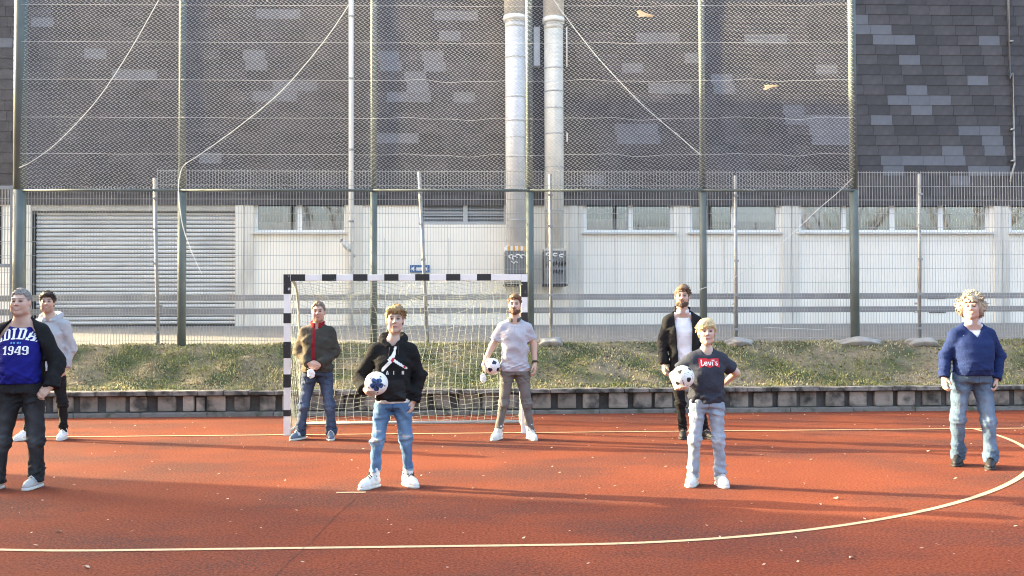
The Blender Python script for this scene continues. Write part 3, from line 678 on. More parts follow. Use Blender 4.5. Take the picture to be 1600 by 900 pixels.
for sx in (-1, 1):                                          # side nets
    prof = [(0,2.0),(.2,1.98),(.5,1.93),(.74,1.74),(.88,1.25),(.96,.6),(1.0,.04)]
    zs_ = [p[1] for p in prof][::-1]; ys_ = [p[0] for p in prof][::-1]
    for k in range(20):
        z = .05+k*.1; ym = float(np.interp(z, zs_, ys_)); cord([(sx*1.53+.02*math.sin(z*9+t*4), .04+(ym-.04)*t, z-.03*math.sin(math.pi*t)) for t in np.linspace(0,1,12)])
    for k in range(1, 10):
        y = k*.1; zm = float(np.interp(y, [p[0] for p in prof], [p[1] for p in prof])); cord([(sx*1.53+.02*math.sin(t*13+y*5), y+.02*math.sin(t*7), .04+(zm-.04)*t) for t in np.linspace(0,1,22)])
net.build('net', M['net'], goal)

# ================================================================== PEOPLE: bodies and clothes as smooth blended volumes
class Vol:
    """Distance field on a rectilinear grid (fine where asked), meshed with surface nets."""
    def __init__(self, lo, hi, h, fine=()):
        ax = []
        for k in range(3):
            p = lo[k]; a = []
            while p < hi[k]:
                a.append(p); st = h
                for (c, r, hf) in fine:
                    if c[k]-r[k] < p < c[k]+r[k]: st = min(st, hf)
                p += st
            ax.append(np.array(a, dtype=np.float32))
        self.ax = ax; self.h = h
        self.d = np.full([len(a) for a in ax], .5, np.float32)
    def _win(self, lo, hi):
        s = []
        for k in range(3):
            i0 = int(np.searchsorted(self.ax[k], lo[k])); i1 = int(np.searchsorted(self.ax[k], hi[k])); s.append(slice(max(0,i0-1), min(len(self.ax[k]), i1+1)))
        return tuple(s)
    def _pts(self, w):
        return self.ax[0][w[0]][:,None,None], self.ax[1][w[1]][None,:,None], self.ax[2][w[2]][None,None,:]
    def _uni(self, w, e, k):
        a = self.d[w]
        if k > 0:
            hh = np.maximum(k-np.abs(a-e), 0)/k; self.d[w] = np.minimum(a, e)-hh*hh*k*.25
        else: self.d[w] = np.minimum(a, e)
    def _sub(self, w, e, k):
        a = self.d[w]; e = -e; hh = np.maximum(k-np.abs(a-e), 0)/k if k > 0 else 0; self.d[w] = np.maximum(a, e)+hh*hh*k*.25
    def cone(self, a, b, ra, rb, k=.02, sub=False, flat=None):
        a = np.array(a, float); b = np.array(b, float); m = max(ra, rb)+k+3*self.h
        w = self._win(np.minimum(a,b)-m, np.maximum(a,b)+m); x, y, z = self._pts(w)
        ab = b-a; L2 = max((ab**2).sum(), 1e-9)
        t = np.clip(((x-a[0])*ab[0]+(y-a[1])*ab[1]+(z-a[2])*ab[2])/L2, 0, 1)
        dy = y-a[1]-ab[1]*t
        if flat: dy = dy/flat
        e = np.sqrt((x-a[0]-ab[0]*t)**2+dy**2+(z-a[2]-ab[2]*t)**2)-(ra+(rb-ra)*t)
        (self._sub if sub else self._uni)(w, e.astype(np.float32), k)
    def ell(self, c, r, k=.02, rot=None, sub=False):
        c = np.array(c, float); r = np.array(r, float); m = r.max()+k+3*self.h; w = self._win(c-m, c+m); x, y, z = self._pts(w)
        X, Y, Z = x-c[0], y-c[1], z-c[2]
        if rot is not None:
            Q = rot; X, Y, Z = Q[0][0]*X+Q[1][0]*Y+Q[2][0]*Z, Q[0][1]*X+Q[1][1]*Y+Q[2][1]*Z, Q[0][2]*X+Q[1][2]*Y+Q[2][2]*Z
        k0 = np.sqrt((X/r[0])**2+(Y/r[1])**2+(Z/r[2])**2); k1 = np.sqrt((X/r[0]**2)**2+(Y/r[1]**2)**2+(Z/r[2]**2)**2)+1e-6
        e = k0*(k0-1)/k1
        (self._sub if sub else self._uni)(w, e.astype(np.float32), k)
    def loft(self, prof, k=.03, n=2.4, off=0.0):
        """prof rows: z, cx, cy, ax, ay"""
        p = np.array(sorted(prof)); zf = np.linspace(p[0,0], p[-1,0], 200); T = [np.interp(zf, p[:,0], p[:,i]) for i in range(1,5)]
        ker = np.hanning(23); ker /= ker.sum()
        T = [np.convolve(np.pad(t, 11, mode='edge'), ker, 'valid') for t in T]
        m = .06+k+abs(off); lo = (min(T[0]-T[2])-m, min(T[1]-T[3])-m, zf[0]-m); hi = (max(T[0]+T[2])+m, max(T[1]+T[3])+m, zf[-1]+m)
        w = self._win(lo, hi); x, y, z = self._pts(w); zz = z.ravel()
        cx, cy, ax_, ay = [np.interp(zz, zf, t)[None,None,:] for t in T]; ax_ = ax_+off; ay = ay+off
        q = (np.abs((x-cx)/ax_)**n+np.abs((y-cy)/ay)**n)**(1/n); d = (q-1)*np.minimum(ax_, ay)
        dz = np.maximum(z-zf[-1]-off*0, zf[0]-z); e = np.where(dz > 0, np.sqrt(np.maximum(d,0)**2+dz**2), np.maximum(d, dz)); self._uni(w, e.astype(np.float32), k)
    def cut(self, fn):
        """keep only where fn(x,y,z) < 0"""
        x, y, z = self._pts((slice(None),)*3); self.d = np.maximum(self.d, fn(x, y, z).astype(np.float32))
    def add(self, fn):
        x, y, z = self._pts((slice(None),)*3); self.d += fn(x, y, z).astype(np.float32)
    def mesh(self, name, colf=None, smooth=1):
        d = self.d; s = d < 0; X, Y, Z = self.ax
        nx, ny, nz = d.shape
        c = np.zeros((nx-1, ny-1, nz-1), np.uint8)
        for i in (0,1):
            for j in (0,1):
                for k in (0,1): c += s[i:nx-1+i, j:ny-1+j, k:nz-1+k]
        I, J, K = np.nonzero((c > 0) & (c < 8)); n = len(I)
        if n == 0: return None
        idx = np.full(c.shape, -1, np.int32); idx[I,J,K] = np.arange(n)
        P = np.zeros((n,3), np.float64); cnt = np.zeros(n)
        cor = [(i,j,k) for i in (0,1) for j in (0,1) for k in (0,1)]
        for a in cor:
            for ax in range(3):
                if a[ax] == 0:
                    b = list(a); b[ax] = 1
                    da = d[I+a[0],J+a[1],K+a[2]]; db = d[I+b[0],J+b[1],K+b[2]]; m = (da < 0) != (db < 0)
                    t = np.where(m, da/np.where(m, da-db, 1), 0)
                    pa = np.stack([X[I+a[0]],Y[J+a[1]],Z[K+a[2]]],1); pb = np.stack([X[I+b[0]],Y[J+b[1]],Z[K+b[2]]],1)
                    P += np.where(m[:,None], pa+(pb-pa)*t[:,None], 0); cnt += m
        P /= cnt[:,None]
        F = []
        for ax in range(3):
            sl0 = [slice(None)]*3; sl1 = [slice(None)]*3; sl0[ax] = slice(0,-1); sl1[ax] = slice(1,None)
            a = s[tuple(sl0)]; b = s[tuple(sl1)]; E = np.argwhere(a != b)
            o1, o2 = [(1,2),(2,0),(0,1)][ax]
            ok = (E[:,o1] > 0) & (E[:,o2] > 0) & (E[:,o1] < d.shape[o1]-1) & (E[:,o2] < d.shape[o2]-1); E = E[ok]
            def cell(d1, d2):
                q = E.copy(); q[:,o1] -= d1; q[:,o2] -= d2; return idx[q[:,0],q[:,1],q[:,2]]
            q = np.stack([cell(1,1), cell(0,1), cell(0,0), cell(1,0)], 1); fl = ~a[E[:,0],E[:,1],E[:,2]]; q[fl] = q[fl][:, ::-1]; F.append(q)
        F = np.concatenate(F); F = F[(F >= 0).all(1)]
        for _ in range(smooth):
            acc = np.zeros_like(P); cn = np.zeros(n)
            for k in range(4):
                a = F[:,k]; b = F[:,(k+1) % 4]
                for t_ in range(3):
                    acc[:,t_] += np.bincount(a, P[b,t_], n)+np.bincount(b, P[a,t_], n)
                cn += np.bincount(a, minlength=n)+np.bincount(b, minlength=n)
            P = P*.5+.5*acc/np.maximum(cn,1)[:,None]
        me = bpy.data.meshes.new(name); me.vertices.add(n); me.vertices.foreach_set('co', P.astype(np.float32).ravel())
        me.loops.add(len(F)*4); me.loops.foreach_set('vertex_index', F.astype(np.int32).ravel())
        me.polygons.add(len(F)); me.polygons.foreach_set('loop_start', np.arange(len(F), dtype=np.int32)*4); me.polygons.foreach_set('loop_total', np.full(len(F), 4, np.int32))
        me.polygons.foreach_set('use_smooth', np.ones(len(F), bool)); me.update(); me.validate()
        if colf is not None:
            col = np.ones((n,4), np.float32); col[:,:3] = colf(P); a = me.color_attributes.new('Col', 'FLOAT_COLOR', 'POINT'); a.data.foreach_set('color', col.ravel())
        return me

def wrinkles(seed, amp, wl=(.05,.16), n=7, zdir=.6):
    g = np.random.default_rng(seed); W = []
    for _ in range(n):
        k = g.normal(size=3); k[2] = k[2]*zdir+np.sign(k[2])*.3; k /= np.linalg.norm(k); W.append((k*2*np.pi/g.uniform(*wl), g.uniform(0, 6.28), g.uniform(.5, 1), g.normal(size=3)*6, g.uniform(0, 6.28)))
    def f(x, y, z):
        r = 0
        for k, p, a, wv, q in W:
            ph = x*k[0]+y*k[1]+z*k[2]+p+1.1*np.sin(x*wv[0]+y*wv[1]+z*wv[2]+q); r = r+a*(2*np.abs(np.sin(ph*.5))-1.6)
        return r*amp/n*2
    return f
M['skin'] = mat('skin', (1,1,1), .5, .06, 25, .06, 120, attr=True, spec=.4)
_b = M['skin'].node_tree.nodes['Principled BSDF']; _b.inputs['Subsurface Weight'].default_value = .12; _b.inputs['Subsurface Radius'].default_value = (.012,.005,.003); _b.inputs['Subsurface Scale'].default_value = 1.0
M['cloth'] = mat('cloth', (1,1,1), .88, .12, 9, .25, 45, attr=True, spec=.2)
M['knit'] = mat('knit', (1,1,1), .92, .10, 9, .35, 90, attr=True, spec=.15)
M['denim'] = mat('denim', (1,1,1), .85, .22, 11, .35, 60, attr=True, spec=.2, stretch=(1,1,.45))
M['hair'] = mat('hair', (1,1,1), .5, .35, 60, .8, 120, attr=True, spec=.4, stretch=(1,1,.35))
M['shoe'] = mat('shoe', (1,1,1), .55, .08, 12, .15, 60, attr=True, spec=.4)
M['sole'] = mat('shoe_sole', (.58,.57,.54), .7, .1, 20)
M['sole_dark'] = mat('shoe_sole_dark', (.03,.03,.032), .7, .1, 20)
M['lace_dark'] = mat('lace_dark', (.02,.02,.022), .8, .1, 20)
M['lace_white'] = mat('lace_white', (.75,.75,.73), .8, .1, 20)
M['eye'] = mat('eye', (1,1,1), .2, 0, 5, attr=True)
M['print_white'] = mat('print_white', (.82,.82,.80), .7, .05, 20)
M['print_red'] = mat('print_red', (.55,.02,.03), .7, .05, 20)
M['print_blue'] = mat('print_blue', (.12,.30,.65), .7, .05, 20)
M['metal'] = mat('zip_metal', (.5,.5,.5), .35, .1, 20, metal=.8)
M['mask'] = mat('paper_mask', (.80,.80,.77), .9, .05, 20, .2, 40)
M['belt'] = mat('belt_leather', (.03,.027,.025), .5, .1, 20)
def unit(v): v = np.array(v, float); return v/np.linalg.norm(v)

def person(S):
    """Everything of one person from a table of joints read off the photograph."""
    gL, gR = ground(*S['foot'][0]), ground(*S['foot'][1]); Y0 = (gL.y+gR.y)/2 + S.get('dy', 0)
    org = Vector(((gL.x+gR.x)/2, Y0, 0)); sc = S['H']/1.8
    def J(px, dy=0.0):
        p = at(px[0], px[1], Y0+dy)-org; return np.array(p)
    root = empty('person', org); tag(root, S['label'], 'person')
    # joints
    sh = [J(S['sh'][0], .0), J(S['sh'][1], .0)]; el = [J(*S['el'][0]), J(*S['el'][1])]; wr = [J(*S['wr'][0]), J(*S['wr'][1])]
    hip = [J(S['hip'][0]), J(S['hip'][1])]; kn = [J(S['kn'][0], S.get('kdy', -.03)), J(S['kn'][1], S.get('kdy', -.03))]
    ft = [np.array(gL-org), np.array(gR-org)]; yaw = [R(a) for a in S['fyaw']]
    fdir = [np.array([math.sin(a), -math.cos(a), 0]) for a in yaw]
    an = [ft[i]-fdir[i]*.055*sc+np.array([0,0,.095*sc]) for i in (0,1)]
    if 'an' in S:
        for i in (0,1): q = J(S['an'][i], an[i][1]); an[i][0] = q[0]
    for i in (0,1): kn[i][1] = (hip[i][1]+an[i][1])/2+S.get('kdy', -.03)
    top = J(S['top']); chin = J(S['chin']); hh = (top[2]-chin[2]); hs = hh/.236
    hc = (top+chin)/2; hc[1] += S.get('hdy', -.03); hc[2] += -.004
    hy = R(S.get('hyaw', 0)); ht = R(S.get('htilt', 0))
    Q = np.array(Matrix.Rotation(hy, 3, 'Z') @ Matrix.Rotation(ht, 3, 'Y') @ Matrix.Rotation(R(S.get('hnod', 0)), 3, 'X'))
    def HL(x, y, z): return hc+Q@(np.array([x,y,z])*hs)
    shc = (sh[0]+sh[1])/2
    for i in (0,1): sh[i][2] -= .040*sc; sh[i][0] += (shc[0]-sh[i][0])*.07
    hpc = (hip[0]+hip[1])/2; nk = shc+np.array([0,.0,.066*sc+S.get('nkz',0)])
    # torso profile rows (fraction of hip->shoulder, half width, half depth, forward shift)
    T = S['torso']; prof = []
    hem = hpc[2]-.06*sc
    for f, ax_, ay, fy in T:
        c = hpc+(shc-hpc)*f; prof.append((c[2], c[0]+(0), c[1]-fy, ax_, ay))
    ar = S.get('arm', (.052,.044,.036,.027)); lg = S.get('leg', (.085,.058,.040))
    # ---- hands -------------------------------------------------------
    def hand_prims(i):
        out = []; H = S['hand'][i]; w = wr[i]; hsz = sc*S.get('handk', 1.0)
        if H is None: return out, None
        if H['type'] == 'ball':
            bc = np.array(J(H['c'], H['dy'])); Rb = H['r']; u = unit(H['u']); t = np.array(H['t'], float); t = unit(t-u*np.dot(t,u)); v = np.cross(u, t)
            pc = bc+u*(Rb+.014)
            for q in (-1,-.35,.35,1): out.append((w, pc+v*.024*q*hsz+t*.022*hsz, .021*hsz, .0125*hsz))
            out.append((w, pc, .024*hsz, .016*hsz))
            for n_, (q, L) in enumerate(((-1.15,.92),(-.38,1.08),(.38,1.02),(1.12,.80))):
                ph = q*.20; last = None
                tt = t*math.cos(ph)+v*math.sin(ph)
                for k in range(4):
                    a = .20+L*.86*k/3*(.075*3*hsz*.46/Rb*1.0)*1.0
                    a = .20+ (L*.078*hsz/Rb)*k/3
                    p = bc+(Rb+.0095)*(math.cos(a)*u+math.sin(a)*tt)+v*q*.020*hsz*math.cos(a)
                    if last is not None: out.append((last, p, .0100*hsz-.0008*k, .0092*hsz-.0008*k))
                    last = p
            s_ = H.get('thumb', 1); base = pc+v*s_*.03*hsz-t*.02*hsz; th = unit(v*s_*.8+t*.55)
            p1 = bc+unit(base+th*.035*hsz-bc)*(Rb+.011); p2 = bc+unit(p1+th*.03*hsz-bc)*(Rb+.010)
            out += [(w*.4+base*.6, base, .016*hsz, .014*hsz), (base, p1, .014*hsz, .0115*hsz), (p1, p2, .0115*hsz, .0095*hsz)]
            return out, (pc, .09)
        e1 = unit(H['dir']); e3 = np.array(H['palm'], float); e3 = unit(e3-e1*np.dot(e3,e1)); e2 = np.cross(e3, e1)*H.get('side', 1); cu = H.get('curl', .35)
        PL = .088*hsz
        for q in (-1,-.33,.33,1):
            kb = w+e1*PL*(1-.06*abs(q))+e2*q*.029*hsz; out.append((w+e1*.012+e2*q*.014*hsz, kb, .0165*hsz, .0125*hsz))
        for q, L in ((-1.0,.062),(-.33,.078),(.33,.084),(1.0,.074)):
            p = w+e1*PL*(1-.06*abs(q))+e2*q*.029*hsz; ang = cu*.6; L *= hsz
            for k, (fr, rad) in enumerate(((.45,.0100),(.30,.0092),(.25,.0082))):
                dv = e1*math.cos(ang)+e3*math.sin(ang)+e2*q*.05; p2 = p+unit(dv)*L*fr*1.08; out.append((p, p2, rad*hsz, (rad-.0008)*hsz)); p = p2; ang += cu*1.25
        b = w+e1*.028*hsz+e2*.026*hsz+e3*.008*hsz; d1 = unit(e1*.70+e2*.62+e3*.35); d2 = unit(e1*.92+e2*.12+e3*.42)
        p1 = b+d1*.040*hsz; p2 = p1+d2*.030*hsz
        out += [(w+e1*.01, b, .017*hsz, .0165*hsz), (b, p1, .0155*hsz, .0118*hsz), (p1, p2, .0115*hsz, .0092*hsz)]
        return out, (w+e1*.08, .13)
    hp = [hand_prims(0), hand_prims(1)]
    # ---- body --------------------------------------------------------
    allp = np.array(sh+el+wr+hip+kn+an+ft+[top, chin]+[p for h_ in hp for q in h_[0] for p in q[:2]])
    lo = allp.min(0)-.17; hi = allp.max(0)+.17; lo[1] = min(lo[1], -.32); hi[1] = max(hi[1], .28); lo[2] = -.03; hi[2] = top[2]+.09
    fine = [(hc, (.11*hs,.15*hs,.155*hs), .0048*hs)]
    for h_ in hp:
        if h_[1] is not None: fine.append((h_[1][0], (h_[1][1],)*3, .0055))
    B = Vol(lo, hi, .013, fine); B.h = .013
    def he(c, r, k, sub=False): B.ell(HL(*c), np.array(r)*hs, k*hs, Q, sub)
    fw = S.get('face', 1.0)
    he((0,.014,.030), (.0735,.090,.083), .02)
    he((0,-.022,-.030), (.060*fw,.068,.080), .035)
    he((0,-.060,-.092), (.026*fw,.024,.022), .03)
    for s_ in (-1,1):
        he((s_*.036*fw,-.055,-.022), (.026,.026,.030), .03); he((s_*.046*fw,-.018,-.074), (.020,.035,.022), .035)
        he((s_*.074,.008,.000), (.010,.022,.032), .008)
        he((s_*.030,-.0935,.016), (.0165,.013,.0105), .012, True)
        he((s_*.030,-.0760,.013), (.0150,.0130,.0120), .003)
    B.cone(HL(-.040,-.079,.036), HL(.040,-.079,.036), .010*hs, .010*hs, .016)
    B.cone(HL(0,-.086,.026), HL(0,-.106,-.014), .0075*hs, .0105*hs, .010); he((-.011,-.096,-.018), (.008,.009,.007), .008); he((.011,-.096,-.018), (.008,.009,.007), .008)
    B.cone(HL(-.019,-.0865,-.050), HL(.019,-.0865,-.050), .0060*hs, .0060*hs, .006); B.cone(HL(-.015,-.0855,-.060), HL(.015,-.0855,-.060), .0068*hs, .0068*hs, .006)
    nr = S.get('neck', .056)*sc
    B.cone(nk+np.array([0,.015,-.05]), HL(0,.015,-.055), nr*1.12, nr, .03)
    B.loft(prof[1:], .04, off=-.036); slv = .78 if max(t['sleeve'] for t in S['tops']) > 1 else 1.0
    for i in (0,1):
        B.cone(nk+np.array([0,.01,-.02]), sh[i], .045*sc, .040*sc, .05)
        B.cone(sh[i], el[i], ar[0]*slv, ar[1]*slv, .03); B.cone(el[i], wr[i], ar[2]*1.12*slv, ar[3]*(.92 if slv < 1 else 1), .02)
        B.cone(hip[i], kn[i], lg[0]*.74, lg[1]*.66, .04); B.cone(kn[i], an[i], lg[1]*.66, .030*sc, .02); B.cone(an[i], ft[i]+fdir[i]*.06*sc+[0,0,.045*sc], .034*sc, .03*sc, .02)
        for (a, b, ra, rb) in hp[i][0]: B.cone(a, b, ra, rb, .006)
    sk = np.array(S['skin']); hair_c = np.array(S['hair']['col']); bro = S.get('brow', hair_c*.6)
    def skin_col(Pp):
        c = np.tile(sk, (len(Pp),1)); q = (Pp-hc)@Q/hs
        def blend(mask, col): c[:] = c*(1-mask[:,None])+np.array(col)*mask[:,None]
        def g(cx, cz, rx, rz, front=True):
            m = np.exp(-(((q[:,0]-cx)/rx)**2+((q[:,2]-cz)/rz)**2)); return m*((q[:,1] < -.03) if front else 1)
        for s_ in (-1,1):
            blend(.30*g(s_*.040,-.025,.020,.018), sk*np.array([1.05,.72,.66]))
            blend(np.clip(1.5*g(s_*.032,.0365,.021,.0052),0,.85), bro)
            blend(np.clip(.55*g(s_*.030,.014,.019,.011),0,.6), sk*np.array([.55,.45,.42]))
            blend(np.clip(1.8*g(s_*.030,.0135,.0125,.0058),0,.97), (.03,.02,.016))
        blend(np.clip(.4*g(0,-.020,.014,.008),0,.4), sk*np.array([.9,.6,.55]))
        blend(np.clip(1.3*g(0,-.0545,.021,.0075),0,.8), sk*np.array([.82,.45,.42])); blend(np.clip(1.2*g(0,-.0550,.020,.0022),0,.8), (.10,.03,.03))
        if S.get('smile'): blend(np.clip(1.3*g(0,-.0555,.015,.0034),0,.9), (.75,.72,.68))
        if S.get('stubble'): 
            m = np.clip((-.018-q[:,2])/.03,0,1)*np.clip((-q[:,1]+.01)/.03,0,1)*(q[:,2] > -.15)*np.clip(1.6-(np.abs(q[:,0])<.02)*(q[:,2]>-.07)*(q[:,2]<-.045)*1.0,0,1); blend(S['stubble']*np.clip(m,0,1), hair_c*.9)
        return np.clip(c, 0, 1)
    me = B.mesh('body', skin_col); body = link('body', me, M['skin'], root)
    del B
    # ---- hair --------------------------------------------------------
    Hh = S['hair']; V = Vol(hc-np.array([.17,.19,.20])*hs, hc+np.array([.17,.19,.20])*hs, .0055*hs)
    off = Hh['off']; V.ell(HL(0,.016,.034), (np.array([.0735,.090,.083])+off)*hs, .01, Q); V.ell(HL(0,.020,-.010), (np.array([.0725,.082,.085])+off*.6)*hs, .02, Q)
    g = np.random.default_rng(S['seed'])
    for cpos, rad in Hh.get('lumps', ()): V.ell(HL(*cpos), np.array(rad)*hs, .02, Q)
    fl = np.array(Hh.get('flow', (.15,-.3,.4))); tl = Hh.get('tuft', .03); cu_ = Hh.get('curly')
    for _ in range(420 if cu_ else 300):
        a = g.uniform(-math.pi, math.pi); e = g.uniform(-.75 if cu_ else -.05, 1.5); dv = np.array([math.cos(e)*math.sin(a), math.cos(e)*math.cos(a), math.sin(e)]); q = np.array([0,.016,.034])+dv*(np.array([.0735,.090,.083])+off*.7)
        if cu_:
            if dv[1] < -.40 and dv[2] < .62: continue
            q = q+np.array([.022*np.sign(dv[0])*(1-max(dv[2],0)),0,0]); d2 = unit(dv*.75+np.array([0,.05,-.55-.5*(1-dv[2])])+g.normal(size=3)*.45); p1 = q+d2*tl*.5; p2 = p1+unit(d2+g.normal(size=3)*.6)*tl*g.uniform(.3,.7); V.cone(HL(*q), HL(*p1), .009*hs, .0075*hs, .004); V.cone(HL(*p1), HL(*p2), .0075*hs, .003*hs, .003)
        else:
            d2 = unit(dv*.30+fl*(1 if dv[1] < .3 else .3)+np.array([0,0,-.4 if dv[1] > .3 else 0])+g.normal(size=3)*.16); V.cone(HL(*q), HL(*(q+d2*tl*g.uniform(.6,1.2))), .0062*hs, .0022*hs, .003)
    wv = wrinkles(S['seed'], Hh.get('amp', .004), Hh.get('wl', (.015,.035)), 8, .4); V.add(lambda x,y,z: wv(x,y,z))
    line, side, back, part = Hh['line'], Hh['side'], Hh['back'], Hh.get('part', 0.)
    def hcut(x, y, z):
        X, Y, Z = x-hc[0], y-hc[1], z-hc[2]
        lx = (Q[0,0]*X+Q[1,0]*Y+Q[2,0]*Z)/hs; ly = (Q[0,1]*X+Q[1,1]*Y+Q[2,1]*Z)/hs; lz = (Q[0,2]*X+Q[1,2]*Y+Q[2,2]*Z)/hs
        zmin = np.where(ly < -.045, line+part*lx+Hh.get('temple', .0)*np.abs(lx), np.where(ly < .012, side, back)); k = np.clip((ly+.055)/.03,0,1); zm = np.where(ly < .0, (line+part*lx+Hh.get('temple',.0)*np.abs(lx))*(1-k)+side*k, zmin)
        return (zm-lz+.006*np.sin(lx*170+S['seed'])+.006*np.sin(lx*390+1))*hs*.8
    V.cut(hcut)
    hc1, hc2 = np.array(Hh['col']), np.array(Hh.get('col2', np.array(Hh['col'])*.7)); ks = [g.normal(size=3)*60 for _ in range(3)]
    def hair_col(Pp):
        q = (Pp-hc)@Q/hs; m = .5+.5*np.sin(q@ks[0])*np.sin(q@ks[1]); m = np.clip(m*.6+np.clip(-q[:,2]*9+.2,0,1)*.6, 0, 1)[:,None]; return hc1*(1-m)+hc2*m
    me = V.mesh('hair', hair_col)
    if me: link('hair', me, M['hair'], root)
    if S.get('beard'):
        V = Vol(hc-np.array([.12,.15,.16])*hs, hc+np.array([.12,.06,.02])*hs, .005*hs); o_ = S['beard']
        for c_, r_ in (((0,-.022,-.030),(.060*fw,.068,.080)),((0,-.060,-.092),(.026*fw,.024,.022)),((-.046*fw,-.018,-.074),(.020,.035,.022)),((.046*fw,-.018,-.074),(.020,.035,.022))): V.ell(HL(*c_), (np.array(r_)+o_)*hs, .03, Q)
        V.cone(HL(-.024,-.088,-.040), HL(.024,-.088,-.040), .008*hs, .008*hs, .01)
        V.ell(HL(0,-.096,-.055), np.array([.022,.03,.0085])*hs, .004, Q, True)
        bw = wrinkles(S['seed']+5, .0025, (.01,.025), 8); V.add(lambda x,y,z: bw(x,y,z))
        def bcut(x,y,z):
            X, Y, Z = x-hc[0], y-hc[1], z-hc[2]; lx = (Q[0,0]*X+Q[1,0]*Y+Q[2,0]*Z)/hs; ly = (Q[0,1]*X+Q[1,1]*Y+Q[2,1]*Z)/hs; lz = (Q[0,2]*X+Q[1,2]*Y+Q[2,2]*Z)/hs
            return np.maximum(lz-np.where(np.abs(lx) < .026, -.036, -.060+np.clip((np.abs(lx)-.03)*1.6,0,.06)), ly-.02)*hs
        V.cut(bcut); me = V.mesh('beard', lambda P_: np.tile(hc2, (len(P_),1)))
        if me: link('beard', me, M['hair'], root)
    # ---- trousers ----------------------------------------------------
    tr = S['trousers']; V = Vol(np.array([lo[0], lo[1], 0.0]), np.array([hi[0], hi[1], hpc[2]+.22]), .0095); o_ = tr.get('off', .012)
    waist = J(S['waist'])[2]
    V.loft([p for p in [(hpc[2]-.05*sc, hpc[0], 0, T[0][1]*.80, T[0][2]*.80)]+prof if p[0] < waist and p[0] > hpc[2]-.03]+[(waist+.03, hpc[0], np.interp(waist, [p[0] for p in prof], [p[2] for p in prof]), np.interp(waist, [p[0] for p in prof], [p[3] for p in prof]), np.interp(waist, [p[0] for p in prof], [p[4] for p in prof]))], .075, off=-.010+S.get('hipoff',0))
    for i in (0,1):
        kk = np.array(tr.get('w', (1.12,1.12,1.25)))*np.array((.93,.86,.84)); V.cone(hip[i]+[0,0,.02], kn[i], lg[0]*kk[0], lg[1]*kk[1], .045); V.cone(kn[i], an[i]+[0,0,.0], lg[1]*kk[1], lg[2]*kk[2], .03)
        if tr.get('flare'): V.cone(an[i]+[0,0,.10], an[i]+[0,.01,-.045], lg[2]*kk[2], lg[2]*kk[2]*1.25, .03)
    w1 = wrinkles(S['seed']+1, tr.get('amp', .0085), (.06,.16), 7, .9); w2 = wrinkles(S['seed']+2, .014, (.03,.07), 6, 2.0)
    kz = (kn[0][2]+kn[1][2])/2; az = (an[0][2]+an[1][2])/2
    V.add(lambda x,y,z: w1(x,y,z)*(.5+.5*np.clip((hpc[2]-z)*4+.5,0,1)) + w2(x,y,z)*(np.exp(-((z-kz)/.07)**2)*.75+np.exp(-((z-az-.05)/.08)**2)*tr.get('stack',1.0)+.8*np.exp(-((z-hpc[2]+.07)/.06)**2)))
    th = tr.get('hem', -.045); V.cut(lambda x,y,z: np.maximum(z-waist, (az+th*sc)-z)+0*x)
    tcol = np.array(tr['col']); tf = np.array(tr.get('fade', tcol))
    def tr_col(Pp):
        c = np.tile(tcol, (len(Pp),1)); m = np.zeros(len(Pp))
        for i in (0,1):
            for (cz, rz, a) in ((kz+.16*sc, .16*sc, .8), (kz-.02, .07*sc, .8), (kz-.20*sc, .12*sc, .5)):
                cx = np.interp(cz, [an[i][2], kn[i][2], hip[i][2]], [an[i][0], kn[i][0], hip[i][0]]); m += a*np.exp(-((Pp[:,0]-cx)/.05)**2-((Pp[:,2]-cz)/rz)**2)*(Pp[:,1] < kn[i][1])
        m = np.clip(m*(.85+.15*np.sin(Pp[:,2]*40+Pp[:,0]*25)*np.sin(Pp[:,2]*23)), 0, 1)[:,None]; c = c*(1-m)+tf*m
        for rx, rz, rw, rh in tr.get('rips', ()):
            q = J((rx, rz)); m = np.clip(1.6*np.exp(-((Pp[:,0]-q[0])/rw)**2-((Pp[:,2]-q[2])/rh)**2),0,1)*(Pp[:,1] < 0)*(.5+.5*np.sign(np.sin(Pp[:,2]*260+Pp[:,0]*30))*.6+.2); c = c*(1-m[:,None])+np.array((.62,.60,.56))*m[:,None]
        if tr.get('cuff'):
            m = (Pp[:,2] < az+th*sc+tr['cuff'])[:,None]; c = np.where(m, tf, c)
        m = ((np.abs(Pp[:,0]-hpc[0]) < .004+0*Pp[:,0]) & (Pp[:,1] < 0) & (Pp[:,2] > hpc[2]-.03))[:,None]; c = np.where(m, c*.55, c)
        return c
    me = V.mesh('trousers', tr_col); tro = link('trousers', me, M[tr.get('mat', 'denim')], root)
    # waistband, belt loops and a button
    # ---- shoes -------------------------------------------------------
    sh_ = S['shoes']
    for i in (0,1):
        L = .285*sc*sh_.get('L',1.0); f = fdir[i]; r_ = np.array([-f[1], f[0], 0]); hl = ft[i]-f*L*.5
        def SP(a, b, z): return hl+f*a*L+r_*b+np.array([0,0,z])
        lo_ = np.minimum(SP(0,0,0), SP(1,0,0))-.09; hi_ = np.maximum(SP(0,0,0), SP(1,0,0))+.09; lo_[2] = -.01; hi_[2] = .21
        V = Vol(lo_, hi_, .006); k_ = sh_.get('w', 1.0)
        V.cone(SP(.14,0,.055), SP(.30,0,.058), .036*k_, .038*k_, .02); V.cone(SP(.30,0,.055), SP(.72,0,.042), .040*k_, .042*k_, .03); V.cone(SP(.72,0,.042), SP(.89,.004,.036), .043*k_, .030*k_, .02)
        V.cone(SP(.20,0,.07), SP(.22,0,.07+sh_.get('collar',.045)), .037*k_, .036*k_, .025); V.cone(SP(.26,0,.11), SP(.55,0,.065), .030*k_, .032*k_, .03)
